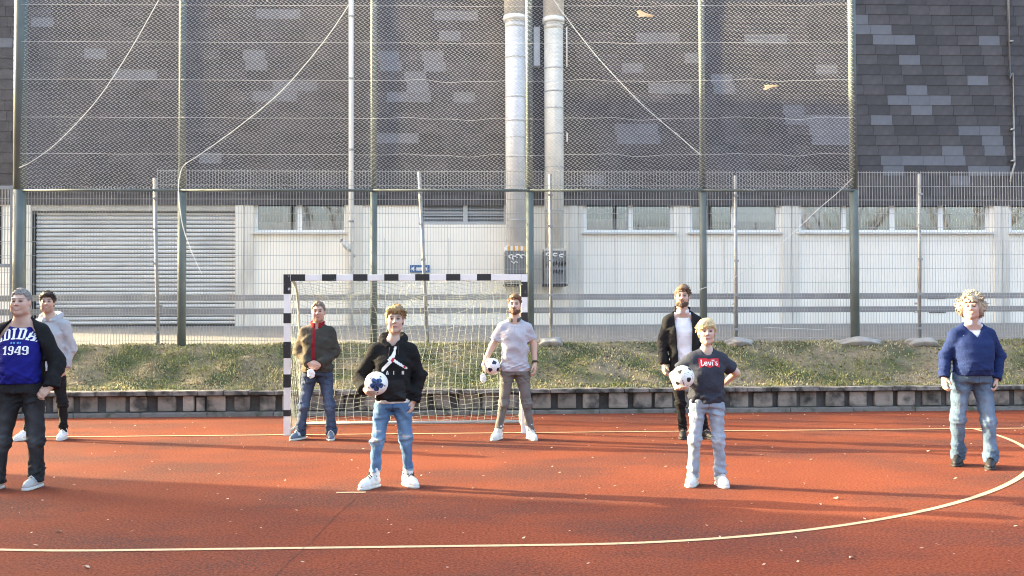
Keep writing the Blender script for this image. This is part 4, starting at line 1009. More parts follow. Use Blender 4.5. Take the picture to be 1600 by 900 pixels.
        V.cut(lambda x,y,z: np.maximum(.018-z, z-.075-sh_.get('collar',.045)-.0)+0*x+0*y)
        c1, c2 = np.array(sh_['col']), np.array(sh_.get('col2', sh_['col']))
        def shoe_col(Pp):
            q = ((Pp-hl)@f)/L; zz = Pp[:,2]; m = ((zz > .055) & (q > .34) & (q < .62) & (np.abs((Pp-hl)@r_) > .022))*1.0; m = np.maximum(m, ((q < .12) & (zz > .05) & (zz < .085))*1.0); m = m[:,None]*sh_.get('trim',1.0); return c1*(1-m)+c2*m
        shoe = link('shoe', V.mesh('shoe', shoe_col), M['shoe'], root)
        V = Vol(lo_, hi_, .006); V.cone(SP(.15,0,.012), SP(.35,0,.012), .043*k_, .043*k_, .02); V.cone(SP(.35,0,.012), SP(.72,0,.012), .043*k_, .049*k_, .02); V.cone(SP(.72,0,.012), SP(.885,.004,.012), .049*k_, .036*k_, .02)
        V.cut(lambda x,y,z: np.maximum(.001-z, z-sh_.get('solez',.026))+0*x+0*y); link('sole', V.mesh('sole'), M[sh_.get('sole','sole')], shoe)
        if sh_.get('lace'):
            mb = MB()
            for a in (.34,.42,.50,.58):
                z = .172-a*.115; mb.tube([SP(a,-.030*k_,z-.010), SP(a,0,z+.012), SP(a,.030*k_,z-.010)], .0045, 5)
            mb.tube([SP(.34,-.050,.108), SP(.36,-.025,.150), SP(.37,0,.143), SP(.37,.025,.152), SP(.36,.055,.105)], .006, 5); mb.build('laces', M[sh_['lace']], shoe, smooth=True)
        if sh_.get('sock') is not None:
            V = Vol(an[i]-np.array([.08,.08,.07]), an[i]+np.array([.08,.08,.16]), .007); V.cone(an[i]-[0,0,.04], an[i]+(kn[i]-an[i])*.28, .044*sc, .047*sc, .01); sw_ = wrinkles(S['seed']+9, .003, (.02,.04), 5, 2.); V.add(lambda x,y,z: sw_(x,y,z)); V.cut(lambda x,y,z: (z-an[i][2]-.11)+0*x+0*y); link('sock', V.mesh('sock', lambda P_: np.tile(np.array(sh_['sock']), (len(P_),1))), M['knit'], root)
    # ---- tops (inner first) -----------------------------------------
    tops = {}
    for ti, t in enumerate(S['tops']):
        V = Vol(lo, hi, .0095); o_ = t.get('off', .0)-.008; hemz = J((S['top'][0], t['hem']))[2]
        pr = [p for p in prof if p[0] > hemz-.05]
        pz = [p[0] for p in prof]; bot = [np.interp(hemz-.03, pz, [p[j] for p in prof]) for j in (1,2,3,4)]
        V.loft([(hemz-.03, bot[0], bot[1], bot[2]*t.get('hemw',1.0), bot[3]*t.get('hemw',1.0))]+pr, .04, off=o_)
        for i in (0,1):
            a0, a1, a2, a3 = [a+o_*.7+t.get('sl',.012)*.55 for a in ar]
            V.cone(nk+np.array([0,.012,-.025]), sh[i] if t['sleeve'] >= 0 else nk*.55+sh[i]*.45, .052*sc+o_, (.056*sc+o_*.7) if t['sleeve'] >= 0 else .035*sc, .05)
            if t['sleeve'] < 0: continue
            if t['sleeve'] == 0: V.cone(sh[i], sh[i]+(el[i]-sh[i])*.05, a0, a0, .03)
            elif t['sleeve'] < 1: e_ = sh[i]+(el[i]-sh[i])*t['sleeve']; V.cone(sh[i], e_, a0, a0*1.06+.004, .035)
            else:
                V.cone(sh[i], el[i], a0*.95, a1, .035); e_ = el[i]+(wr[i]-el[i])*(t['sleeve']-1); V.cone(el[i], e_, a2*1.08, a3*t.get('cuffw',1.15), .02)
        wA = wrinkles(S['seed']+20+ti, 1.5*t.get('amp', .010), (.08,.22), 7, .7); wB = wrinkles(S['seed']+30+ti, .015, (.035,.08), 6, 1.4)
        ez = [el[0], el[1]]
        def fold(x, y, z):
            r = wA(x,y,z)*np.clip(1.15-(z-hemz)/(shc[2]-hemz)*.75, .3, 1)
            m = .9*np.exp(-((z-hemz-.05)/.07)**2)
            for e in ez: m = m+np.exp(-((x-e[0])**2+(y-e[1])**2+(z-e[2])**2)/.09**2)
            for s_ in sh: m = m+.5*np.exp(-((x-s_[0])**2+(z-s_[2]+.08)**2)/.07**2)
            return r+wB(x,y,z)*m*t.get('foldk', 1.0)
        V.add(fold)
        nko = t.get('neckr', .07)*sc; nf = t.get('neckdrop', .0)
        def cutf(x, y, z):
            inner = (np.abs(x-shc[0]) < T[-1][1]*1.05+.07)
            d = np.where((z < hemz) & inner & (z > hemz-.6), hemz-z, -1.0) if not t.get('fullhem') else hemz-z+0*x+0*y
            return d+0*y
        # hem applies to the trunk only, sleeves hang on beside it
        xh = np.interp(hemz, pz, [p[3] for p in prof])*t.get('hemw',1.)+o_+.035
        sl_lo = min(wr[0][2], wr[1][2], el[0][2], el[1][2])
        def hemcut(x, y, z):
            x0 = np.interp(hemz, pz, [p[1] for p in prof]); d = hemz-z+0*x+0*y
            arm = np.full(np.broadcast(x,y,z).shape, 9.0, np.float32)
            if t['sleeve'] > 1:
                for i in (0,1):
                    a, b = el[i], el[i]+(wr[i]-el[i])*(t['sleeve']-1); ab = b-a; tt = np.clip(((x-a[0])*ab[0]+(y-a[1])*ab[1]+(z-a[2])*ab[2])/(ab@ab),0,1)
                    arm = np.minimum(arm, np.sqrt((x-a[0]-ab[0]*tt)**2+(y-a[1]-ab[1]*tt)**2+(z-a[2]-ab[2]*tt)**2)-.075)
            return np.minimum(d, np.maximum(arm, -1))
        V.cut(hemcut)
        if t['sleeve'] > 1:                                            # clean cuff ends
            for i in (0,1):
                a = el[i]; b = el[i]+(wr[i]-el[i])*(t['sleeve']-1); n_ = unit(b-a); q = b+n_*.012
                V.cut(lambda x,y,z: np.where(((x-b[0])**2+(y-b[1])**2+(z-b[2])**2) < .10**2, (x-q[0])*n_[0]+(y-q[1])*n_[1]+(z-q[2])*n_[2], -1.))
        elif 0 < t['sleeve'] < 1:
            for i in (0,1):
                n_ = unit(el[i]-sh[i]); q = sh[i]+(el[i]-sh[i])*t['sleeve']+n_*.02
                out_ = 1 if i else -1
                V.cut(lambda x,y,z: np.where(((x-q[0])**2+(y-q[1])**2+(z-q[2])**2) < .115**2, (x-q[0])*n_[0]+(y-q[1])*n_[1]+(z-q[2])*n_[2], -1.)*np.where((x-sh[i][0])*out_ > -.055, 1, 0)-np.where((x-sh[i][0])*out_ > -.055, 0, 1.))
        # neck opening
        nb_ = nk+np.array([0,.012,.0])
        V.cone(nb_+np.array([0,-.03,-.02-nf]), nb_+np.array([0,-.04,.14]), nko*.86, nko*1.25, .01, True)
        if t.get('vneck'):
            vd = t['vneck']; zt_ = nk[2]+.03
            V.cut(lambda x,y,z: -np.maximum.reduce(np.broadcast_arrays(np.abs(x-shc[0])-np.clip((z-(zt_-vd))*.75,0,.10), (zt_-vd)-z, y-shc[1]+.02, z-zt_-.2)))
        if t.get('open'):                                              # open front: (px-left, px-right) at top and bottom
            oz = []; ol = []; orr = []
            for (ya, xa0, xa1) in t['open'][::-1]: oz.append(J((xa0, ya))[2]); ol.append(J((xa0, ya))[0]); orr.append(J((xa1, ya))[0])
            def op(x, y, z):
                zr_ = z.ravel(); l = np.interp(zr_, oz, ol)[None,None,:]; r_ = np.interp(zr_, oz, orr)[None,None,:]; return -np.maximum(np.maximum(l-x, x-r_), y-shc[1]+.01)
            V.cut(op)
        tc1 = np.array(t['col'])
        def top_col(Pp, t=t, tc1=tc1):
            c = np.tile(tc1, (len(Pp),1))
            for reg in t.get('paint', ()): 
                m = reg[0](Pp); c = np.where(m[:,None], np.array(reg[1]), c)
            return c
        me = V.mesh(t['name'], top_col); o = link(t['name'], me, M[t.get('mat','cloth')], root); tops[t['name']] = o
        # collars and hoods
        if t.get('collar'):
            cc = t['collar']; mb = MB(); n = 28; cr = .074*sc+max(o_, 0)
            for lay in range(3):
                pass
            V2 = Vol(nk-.17, nk+.17, .0065)
            for q in range(n):
                a = math.pi*.5+ (q/(n-1)-.5)*2*math.pi*cc[2]; p = nk+np.array([math.cos(a)*cr*1.0, .012+math.sin(a)*cr*1.02, -.012-.018*(1-math.sin(a))]); p2 = p+np.array([math.cos(a)*.004, math.sin(a)*.004, cc[1]]); V2.cone(p, p2, .011, .009, .012)
            co = link('collar', V2.mesh('collar', lambda P_: np.tile(np.array(cc[3]), (len(P_),1))), M['cloth'], o)
        if t.get('hood'):
            V2 = Vol(nk-.24, nk+.22, .0085)
            for q in range(30):
                a = math.pi*.5+(q/29-.5)*2*math.pi*.90; rr = .098*sc; fr = .5-.5*math.sin(a)
                p = nk+np.array([math.cos(a)*rr*1.12, .025+math.sin(a)*rr*.95, .012-.075*fr*fr]); V2.cone(p, p+np.array([0,.01,.02]), .036-.014*fr, .030-.012*fr, .02)
            hw = wrinkles(S['seed']+50, .006, (.04,.09), 5); V2.add(lambda x,y,z: hw(x,y,z)); V2.cut(lambda x,y,z: -(np.sqrt((x-nk[0])**2+(y-nk[1]+.01)**2)-.064*sc)+0*z)
            link('hood', V2.mesh('hood', lambda P_: np.tile(np.array(t['hood']), (len(P_),1))), M[t.get('mat','cloth')], o)
    S['_'] = dict(root=root, org=org, J=J, tops=tops, tro=tro, nk=nk, shc=shc, hpc=hpc, wr=wr, el=el, waist=waist, sc=sc, hc=hc, HL=HL, an=an, body=body, Y0=Y0)
    return S['_']

# flat print laid on a garment: raster cells projected from the front onto the cloth
def lay_print(name, target, parent, cells, m, off=.004):
    bv = BVHTree.FromPolygons([v.co for v in target.data.vertices], [p.vertices for p in target.data.polygons]); mb = MB(); cache = {}
    def hit(x, z):
        k = (round(x,5), round(z,5))
        if k not in cache:
            r_ = bv.ray_cast(Vector((x,-2,z)), Vector((0,1,0))); cache[k] = None if r_[0] is None else (x, r_[0].y-off, z)
        return cache[k]
    for quad in cells:
        q = [hit(*p) for p in quad]
        if all(c is not None for c in q) and max(c[1] for c in q)-min(c[1] for c in q) < .03: mb.quad(*q)
    return mb.build(name, m, parent, smooth=True) if mb.f else None
FONT = {
'A': ["..###..","..###..","..#.##.",".##.##.",".##..#.",".#####.",".##..##","##...##","###.###"],
'D': ["######.",".##..##",".##..##",".##..##",".##..##",".##..##",".##..##",".##..##","######."],
'I': ["####",".##.",".##.",".##.",".##.",".##.",".##.",".##.","####"],
'S': [".#####","##..##","##...#","###...",".####.","...###","#...##","##..##","#####."],
'1': ["..##.",".###.","####.","..##.","..##.","..##.","..##.","..##.",".####"],
'9': [".####.","##..##","##..##","##..##",".#####","....##","....##","##..##",".####."],
'4': ["...###","..####","..#.##",".##.##",".#..##","##..##","######","....##","...###"],
'R': ["#####.","##..##","##..##","##..##","#####.","##.##.","##.##.","##..##","##..##"],
'i': ["##","##","##","##","##","##","##","##","##"],
'L': ["##...","##...","##...","##...","##...","##...","##...","##..#","#####"],
'e': ["......","......","......",".####.","##..##","######","##....","##..##",".####."],
'v': ["......","......","......","##..##","##..##","##..##",".####.",".####.","..##.."],
'j': ["##","##","..","##","##","##","##","##","##"],
"'": ["##","##",".#","..","..","..","..","..",".."],
's': [".....",".....",".....",".####","##...",".###.","...##","##.##",".###."]}
def text_cells(txt, cx, z, h, spread=1.0, arc=0.0, gap=1.2, letters=False):
    u = h/9; widths = [len(FONT[c][0])*u*spread for c in txt]; tot = sum(widths)+gap*u*(len(txt)-1); x = cx-tot/2; out = []; per = []
    for c, w in zip(txt, widths):
        m = x+w/2-cx; dz = -arc*m*m; sl = -2*arc*m
        G = FONT[c]; nw = len(G[0])
        for r_, row in enumerate(G):
            for k, ch in enumerate(row):
                if ch == '#':
                    a = x+k*u*spread; b = a+u*spread; z1 = z+h/2-r_*u; z0 = z1-u
                    def P_(px, pz): q = (px-(x+w/2)); return (px-(pz-z)*sl, pz+dz+q*sl)
                    out.append([P_(a,z0), P_(b,z0), P_(b,z1), P_(a,z1)])
        x += w+gap*u; per.append(out[sum(map(len, per)):])
    return per if letters else out
def shape_cells(fn, x0, x1, z0, z1, st):
    out = []; nx = int((x1-x0)/st); nz = int((z1-z0)/st)
    for i in range(nx):
        for j in range(nz):
            if fn(x0+(i+.5)*st, z0+(j+.5)*st): out.append([(x0+i*st,z0+j*st),(x0+(i+1)*st,z0+j*st),(x0+(i+1)*st,z0+(j+1)*st),(x0+i*st,z0+(j+1)*st)])
    return out
def capsules(segs):
    def fn(x, z):
        for (ax, az, bx, bz, r_) in segs:
            dx, dz = bx-ax, bz-az; t = max(0, min(1, ((x-ax)*dx+(z-az)*dz)/(dx*dx+dz*dz+1e-9)))
            if math.hypot(x-ax-dx*t, z-az-dz*t) < r_: return True
        return False
    return fn

HANG_L = lambda c=.35, d=(0.02,-.12,-1): dict(type='free', dir=d, palm=(1,.25,0), side=-1, curl=c)
HANG_R = lambda c=.35, d=(-.02,-.12,-1): dict(type='free', dir=d, palm=(-1,.25,0), side=1, curl=c)
TORSO_M = [(-.22,.165,.115,0),(0,.172,.118,0),(.25,.160,.112,.005),(.5,.168,.118,.01),(.75,.180,.122,.01),(.88,.158,.104,0),(.99,.105,.082,-.005)]
def tor(kw, kd, belly=0): return [(f, a*kw, d*kd+belly*max(0,1-abs(f-.35)/.45), y+belly*.6*max(0,1-abs(f-.35)/.45)) for f, a, d, y in TORSO_M]
SK = (.56,.345,.255); SK2 = (.57,.40,.325)
PEOPLE = {}
PEOPLE['A'] = dict(seed=1, H=1.80, label='man in open black jacket and blue lettered shirt at the left edge', foot=[(-12,766),(51,763)], fyaw=(-12,-8),
  top=(35,452), nkz=.018, chin=(36,493), hyaw=4, hdy=-.04, sh=[(4,511),(66,511)], el=[((-22,566),.02),((89,566),.02)], wr=[((-18,612),-.06),((79,604),-.10)],
  hip=[(19,612),(51,612)], kn=[(3,688),(53,690)], waist=(35,597), torso=tor(1.06,1.12,.04), arm=(.060,.050,.044,.033), leg=(.097,.068,.046), face=1.10, neck=.064, skin=(.56,.37,.29), smile=True,
  hand=[HANG_L(), dict(type='free', dir=(-.62,-.25,-.62), palm=(.15,1,-.1), side=1, curl=.55)],
  hair=dict(off=.003, line=.074, side=.010, back=-.05, temple=.25, tuft=.012, col=(.30,.285,.265), col2=(.20,.185,.17), amp=.006, wl=(.012,.03)),
  trousers=dict(col=(.022,.023,.026), fade=(.085,.088,.095), flare=True, w=(1.08,1.10,1.30)), shoes=dict(col=(.42,.42,.40), col2=(.30,.30,.30), lace='lace_white', L=1.02),
  tops=[dict(name='shirt', col=(.012,.013,.17), hem=599, sleeve=-1, neckr=.064, neckdrop=.0, amp=.007), dict(name='jacket', col=(.013,.013,.014), hem=613, sleeve=2.0, off=.018, sl=.016, open=((490,24,46),(502,18,53),(533,-2,68),(600,-8,75)), neckr=.08, amp=.011)])
PEOPLE['B'] = dict(seed=2, H=1.84, label='man in grey hooded sweatshirt and black trousers behind the left man', foot=[(36,688),(97,687)], fyaw=(-25,5),
  top=(75,457.5), chin=(76,488), hyaw=16, sh=[(54,503),(103,503)], el=[((44,545),.03),((111,545),.03)], wr=[((48,577),0),((101,574),-.02)],
  hip=[(66,582),(90,582)], kn=[(52,632),(96,632)], waist=(78,575), torso=tor(1.0,1.0), skin=(.52,.345,.27), smile=True, stubble=.25,
  hand=[HANG_L(), HANG_R(.4, (-.12,-.1,-1))], hair=dict(off=.009, line=.070, side=-.005, back=-.06, col=(.035,.025,.02), amp=.004, lumps=[((0,-.035,.10),(.06,.06,.03))]),
  trousers=dict(col=(.012,.012,.013), mat='cloth', w=(1.05,1.05,1.12)), shoes=dict(col=(.74,.74,.72), lace='lace_white'),
  tops=[dict(name='sweatshirt', col=(.40,.41,.43), hem=579, sleeve=1.95, off=.012, sl=.018, hood=(.40,.41,.43), mat='knit', neckr=.075)])
PEOPLE['C'] = dict(seed=3, H=1.73, label='man in olive jacket with red zip standing inside the goal', foot=[(465,687),(517,687)], fyaw=(-32,4),
  top=(499,471.5), chin=(497,502), hyaw=3, hnod=4, sh=[(475,514),(517,514)], el=[((466,548),.02),((524,550),.02)], wr=[((482,568),-.17),((500,569),-.17)],
  hip=[(485,586),(507,586)], kn=[(474,634),(515,634)], waist=(496,577), torso=tor(1.0,1.02,.015), skin=(.55,.35,.27), stubble=.3,
  hand=[dict(type='free', dir=(.75,-.30,-.35), palm=(.1,1,.2), side=-1, curl=.5), dict(type='free', dir=(-.80,-.25,-.20), palm=(-.1,1,.1), side=1, curl=.6)],
  hair=dict(off=.004, line=.074, side=.008, back=-.05, temple=.3, tuft=.012, col=(.20,.155,.12), col2=(.14,.105,.08), amp=.005, wl=(.012,.03)),
  trousers=dict(col=(.035,.050,.085), fade=(.12,.17,.26), flare=True, w=(1.14,1.16,1.38)), shoes=dict(col=(.10,.14,.19), col2=(.55,.57,.58), lace='lace_white', L=1.02),
  tops=[dict(name='jacket', col=(.050,.047,.040), hem=581, sleeve=1.98, off=.014, sl=.018, neckr=.07, collar=('x',.055,.88,(.22,.012,.02)), paint='zip')])
PEOPLE['D'] = dict(seed=4, H=1.65, label='teenager in black hooded sweatshirt and ripped jeans holding a ball', foot=[(577,763),(641,760)], fyaw=(-34,28),
  top=(618,479), chin=(617,520), hyaw=4, sh=[(585,541),(643,541)], el=[((563,590),.06),((655,588),.05)], wr=[((570,608),-.12),((646,626),-.02)],
  hip=[(599,636),(630,636)], kn=[(590,688),(633,685)], an=[(585,735),(639,731)], waist=(615,629), torso=tor(.88,.92), arm=(.047,.040,.034,.026), leg=(.076,.055,.038), neck=.050, face=.94, skin=SK2,
  hand=[dict(type='ball', c=(588,599), dy=-.235, r=.104, u=(-.66,-.42,-.62), t=(.75,-.25,.02), thumb=-1), HANG_R(.5, (-.22,-.15,-1))],
  hair=dict(off=.011, line=.056, side=.012, back=-.05, part=-.12, flow=(.55,-.55,.15), tuft=.035, col=(.40,.26,.11), col2=(.13,.085,.05), amp=.003, lumps=[((-.02,-.045,.092),(.062,.052,.035)),((.02,-.03,.10),(.05,.06,.03))]),
  brow=(.16,.10,.06), trousers=dict(col=(.075,.155,.29), fade=(.20,.32,.47), hem=.06, cuff=.022, w=(1.08,1.06,1.20), rips=[(588,686,.035,.018),(634,681,.035,.015),(592,672,.02,.01)], stack=.6), shoes=dict(col=(.76,.76,.74), col2=(.68,.68,.66), lace='lace_dark', sock=(.78,.78,.76), L=1.06, collar=.055, w=1.05),
  tops=[dict(name='undershirt', col=(.76,.76,.74), hem=629.5, sleeve=-1, off=-.002, neckr=.06), dict(name='hooded_sweatshirt', col=(.014,.014,.015), hem=626, sleeve=1.98, off=.016, sl=.020, hood=(.016,.016,.017), mat='knit', neckr=.07, hemw=.97)])
PEOPLE['E'] = dict(seed=5, H=1.81, label='man in pale polo shirt and grey trousers holding a ball at his side', foot=[(776,687),(831,687)], fyaw=(-24,14),
  top=(805,461.5), nkz=.018, chin=(803,491), hyaw=-6, sh=[(783,507),(825,507)], el=[((769,541),.03),((834,539),.03)], wr=[((757,566),-.02),((836,568),-.03)],
  hip=[(793,585),(816,585)], kn=[(787,630),(823,630)], waist=(805,574), torso=tor(.98,.98), skin=(.57,.39,.31), arm=(.052,.042,.040,.027),
  hand=[dict(type='ball', c=(769,572), dy=-.06, r=.101, u=(-.93,-.1,.18), t=(.1,-.55,-.75), thumb=-1), HANG_R(.5, (.02,-.2,-1))],
  hair=dict(off=.006, line=.072, side=.012, back=-.04, temple=.15, flow=(.1,-.3,.7), tuft=.028, col=(.20,.105,.055), col2=(.12,.065,.04), amp=.003, lumps=[((0,-.045,.103),(.055,.05,.034)),((.01,-.01,.112),(.05,.06,.026))]), beard=.004,
  trousers=dict(col=(.155,.145,.135), fade=(.18,.17,.16), mat='cloth', hem=.0, w=(1.08,1.06,1.12), stack=.7), shoes=dict(col=(.76,.76,.74), col2=(.66,.66,.64), lace='lace_white', sock=(.75,.75,.73), L=1.05),
  tops=[dict(name='polo_shirt', col=(.43,.43,.475), hem=580, sleeve=.60, off=.006, sl=.016, neckr=.066, neckdrop=.01, collar=('x',.032,.84,(.10,.11,.10)), paint='polo')])
PEOPLE['F'] = dict(seed=6, H=1.91, label='bearded man in open black coat and white shirt behind the boy', foot=[(1067,685),(1105,685)], fyaw=(-14,14),
  top=(1065,447.5), nkz=.04, chin=(1065,480), hyaw=-13, sh=[(1043,497),(1089,497)], el=[((1035,538),.03),((1098,538),.03)], wr=[((1037,568),-.02),((1096,568),.0)],
  hip=[(1057,580),(1082,580)], kn=[(1064,630),(1094,630)], waist=(1070,566), torso=tor(1.02,1.0), arm=(.056,.046,.040,.029), skin=(.55,.365,.29),
  hand=[HANG_L(.55), HANG_R()], hair=dict(off=.010, line=.062, side=.0, back=-.05, part=.1, flow=(.7,-.3,.15), tuft=.035, col=(.15,.10,.06), col2=(.09,.06,.04), amp=.003, lumps=[((.01,-.04,.10),(.062,.055,.03))]), beard=.005,
  trousers=dict(col=(.012,.012,.013), mat='cloth', w=(1.08,1.08,1.2)), shoes=dict(col=(.02,.02,.021), sole='sole_dark', lace='lace_dark'),
  tops=[dict(name='shirt', col=(.76,.76,.78), off=-.010, hem=567, sleeve=-1, neckr=.066, collar=('x',.03,.86,(.76,.76,.78))), dict(name='coat', col=(.014,.0145,.016), hem=600, sleeve=1.98, off=.020, sl=.018, open=((470,1050,1080),(602,1060,1076)), neckr=.082, hemw=1.12, collar=('x',.05,.62,(.016,.0165,.018)), amp=.010)])
PEOPLE['G'] = dict(seed=7, H=1.53, label='blond boy in dark logo shirt and pale jeans holding a ball', foot=[(1081,759),(1128,760)], fyaw=(-26,2),
  top=(1102,499), chin=(1104,538), hyaw=-9, sh=[(1081,555),(1127,555)], el=[((1052,587),.05),((1150,582),.08)], wr=[((1057,606),-.12),((1133,598),.16)],
  hip=[(1091,634),(1118,634)], kn=[(1087,687),(1123,687)], waist=(1104,622), torso=tor(.82,.88), arm=(.041,.035,.031,.023), leg=(.070,.051,.038), neck=.045, face=.92, skin=(.60,.43,.355),
  hand=[dict(type='ball', c=(1067,589), dy=-.165, r=.102, u=(-.45,-.45,-.80), t=(.9,-.25,-.30), thumb=-1), dict(type='free', dir=(-.8,.2,-.1), palm=(0,-1,0), side=1, curl=.5)],
  hair=dict(off=.014, line=.030, side=.0, back=-.06, part=.42, flow=(-.25,-.5,-.55), tuft=.040, col=(.66,.50,.26), col2=(.42,.30,.15), amp=.003, lumps=[((-.03,-.05,.070),(.055,.05,.045)),((0,0,.10),(.06,.07,.03))]), brow=(.35,.24,.13),
  trousers=dict(col=(.26,.32,.40), fade=(.42,.48,.55), w=(1.10,1.12,1.32), hem=-.01, stack=1.2), shoes=dict(col=(.72,.73,.70), col2=(.50,.55,.52), lace='lace_white', L=1.05, w=1.04),
  tops=[dict(name='t_shirt', col=(.040,.045,.062), hem=629, sleeve=.62, off=.012, sl=.022, neckr=.062, neckdrop=.012, amp=.011)])
PEOPLE['H'] = dict(seed=8, H=1.76, label='curly haired man in blue jumper and jeans at the right edge', foot=[(1496,727),(1548,732)], fyaw=(-38,-34),
  top=(1514,462), nkz=.05, chin=(1517,498), hyaw=-31, sh=[(1491,517),(1547,517)], el=[((1477,556),.03),((1561,556),.03)], wr=[((1475,589),-.04),((1556,592),-.06)],
  hip=[(1502,596),(1533,596)], kn=[(1502,656),(1542,658)], waist=(1517,581), torso=tor(1.10,1.15,.05), arm=(.055,.046,.040,.031), leg=(.093,.066,.046), face=1.06, neck=.060, skin=(.57,.385,.31), smile=True,
  hand=[HANG_L(.5), HANG_R(.75, (-.15,-.2,-1))], hair=dict(off=.024, line=.058, side=-.085, back=-.12, curly=True, tuft=.062, lumps=[((-.088,.012,-.015),(.030,.055,.060)),((.088,.012,-.015),(.030,.055,.060)),((-.075,.035,-.065),(.028,.05,.045)),((.075,.035,-.065),(.028,.05,.045)),((0,.0,.105),(.075,.085,.035))], col=(.46,.39,.29), col2=(.27,.22,.165), amp=.003), brow=(.30,.25,.2),
  trousers=dict(col=(.085,.135,.205), fade=(.22,.30,.40), flare=True, w=(1.10,1.12,1.34)), shoes=dict(col=(.02,.02,.022), sole='sole_dark', lace='lace_dark'),
  tops=[dict(name='shirt', col=(.70,.70,.74), hem=532, sleeve=-1, off=-.020, neckr=.062, collar=('x',.038,.86,(.70,.70,.74))), dict(name='jumper', col=(.018,.032,.105), hem=586, sleeve=1.98, off=.010, sl=.016, vneck=.215, neckr=.092, mat='knit', amp=.005, foldk=.55, hemw=.97)])

def dark_band(lo_, hi_): return lambda P_: (P_[:,2] > lo_) & (P_[:,2] < hi_)
for key, S in PEOPLE.items():
    for t in S['tops']:
        if t.get('paint') == 'zip':
            t['paint'] = [(lambda P_: (P_[:,1] < -.05) & (np.abs(P_[:,0]-.012) < .016) & (P_[:,2] < 1.5), (.22,.012,.02)), (dark_band(0, .815), (.16,.02,.022)),
                          (lambda P_: (P_[:,0] < -.075) & (P_[:,2] > .8), (.105,.085,.058)), (lambda P_: (P_[:,2] > 1.40) & (P_[:,0] < .0) & (np.abs(P_[:,0]-.012) > .03), (.16,.13,.10))]  # lower left painted tan for sunlight; the paler left shoulder is cloth colour
        elif t.get('paint') == 'polo':
            t['paint'] = [(lambda P_: (P_[:,1] < -.03) & (np.abs(P_[:,0]-.0) < .004) & (P_[:,2] > 1.33), (.36,.35,.38))]
    person(S)

# ---- prints, belts, watches ------------------------------------------
def lx(p_, px, py): q = p_['J']((px, py)); return q[0], q[2]
p = PEOPLE['A']['_']; sh = p['tops']['shirt']
x, z = lx(p, 37, 521); [lay_print('letter', sh, sh, c_, M['print_white']) for c_ in text_cells('ADIDAS', x, z, .098, .92, .9, letters=True)]
x, z = lx(p, 36, 546.5); [lay_print('digit', sh, sh, c_, M['print_white']) for c_ in text_cells('1949', x, z, .078, .98, 0, letters=True)]
x, z = lx(p, 36, 535); lay_print('small_print', sh, sh, shape_cells(lambda a, b: (int((a-x)/.008) % 3) != 0, x-.045, x+.045, z-.008, z+.008, .008), M['print_blue'])
p = PEOPLE['D']['_']; hd = p['tops']['hooded_sweatshirt']
def K(px, py): return lx(p, px, py)
def seg(a, b, r_): (ax, az), (bx, bz) = K(*a), K(*b); return (ax, az, bx, bz, r_)
white_s = [seg((619.5,540),(617,552),.010), seg((617,552),(614,562),.016), seg((614,562),(601,575),.014), seg((616,561),(628,569),.012), seg((628,569),(636,574),.010), seg((613,556),(609,561),.008), seg((601,575),(600,577),.012)]
fn = capsules(white_s); x0, z0 = K(596, 580); x1, z1 = K(640, 534)
lay_print('emblem', hd, hd, shape_cells(fn, x0, x1, z0, z1, .006), M['print_white'])
fr = capsules([seg((616,560),(615,562),.013), seg((620.5,538),(620.5,539),.010), seg((633,572),(634,573),.007)])
lay_print('emblem_red', hd, hd, shape_cells(fr, x0, x1, z0, z1, .006), M['print_red'], .007)
for ch, px in (('A', 607), ('i', 617), ('R', 631)):
    x, z = K(px, 581); lay_print('letter_print', hd, hd, text_cells(ch, x, z, .032, .9), M['print_white'])
M['black_knit'] = mat('black_knit', (.018,.018,.019), .92, .1, 20, .3, 90)
x0, z0 = K(598, 621); x1, z1 = K(636, 591); xm = (x0+x1)/2
lay_print('pocket', hd, hd, shape_cells(lambda a, b: abs(a-xm) < (x1-x0)/2*(1-.35*max(0,(b-z0)/(z1-z0)-.35)), x0, x1, z0, z1, .009), M['black_knit'], .009)
def draw_cord(px0, px1, lab='drawstring'):
    bv = BVHTree.FromPolygons([v.co for v in hd.data.vertices], [q.vertices for q in hd.data.polygons]); pts = []
    for t in np.linspace(0,1,8):
        x, z = K(px0[0]+(px1[0]-px0[0])*t, px0[1]+(px1[1]-px0[1])*t); h_ = bv.ray_cast(Vector((x,-2,z)), Vector((0,1,0)))
        if h_[0] is not None: pts.append((x, h_[0].y-.005, z))
    if len(pts) > 2: MB().tube(pts, .005, 6).build(lab, M['lace_dark'], hd, smooth=True)
draw_cord((611,533),(609,556)); draw_cord((623,533),(624,554))
p = PEOPLE['G']['_']; ts = p['tops']['t_shirt']
x, z = lx(p, 1104, 566)
def bat(a, b):
    u = (a-x)/.095; v = (b-z)/.043
    return abs(u) < 1 and v < .95-.12*math.cos(u*6.28)*0 and v > -(.55+.42*abs(math.cos(u*math.pi))) and v < 1-.15*(abs(u) < .15)
lay_print('logo_patch', ts, ts, shape_cells(bat, x-.10, x+.10, z-.05, z+.05, .006), M['print_red'])
[lay_print('logo_letter', ts, ts, c_, M['print_white'], .008) for c_ in text_cells("Levj's", x, z+.002, .052, .82, 0, 1.0, letters=True)]
x, z = lx(p, 1106, 588); 
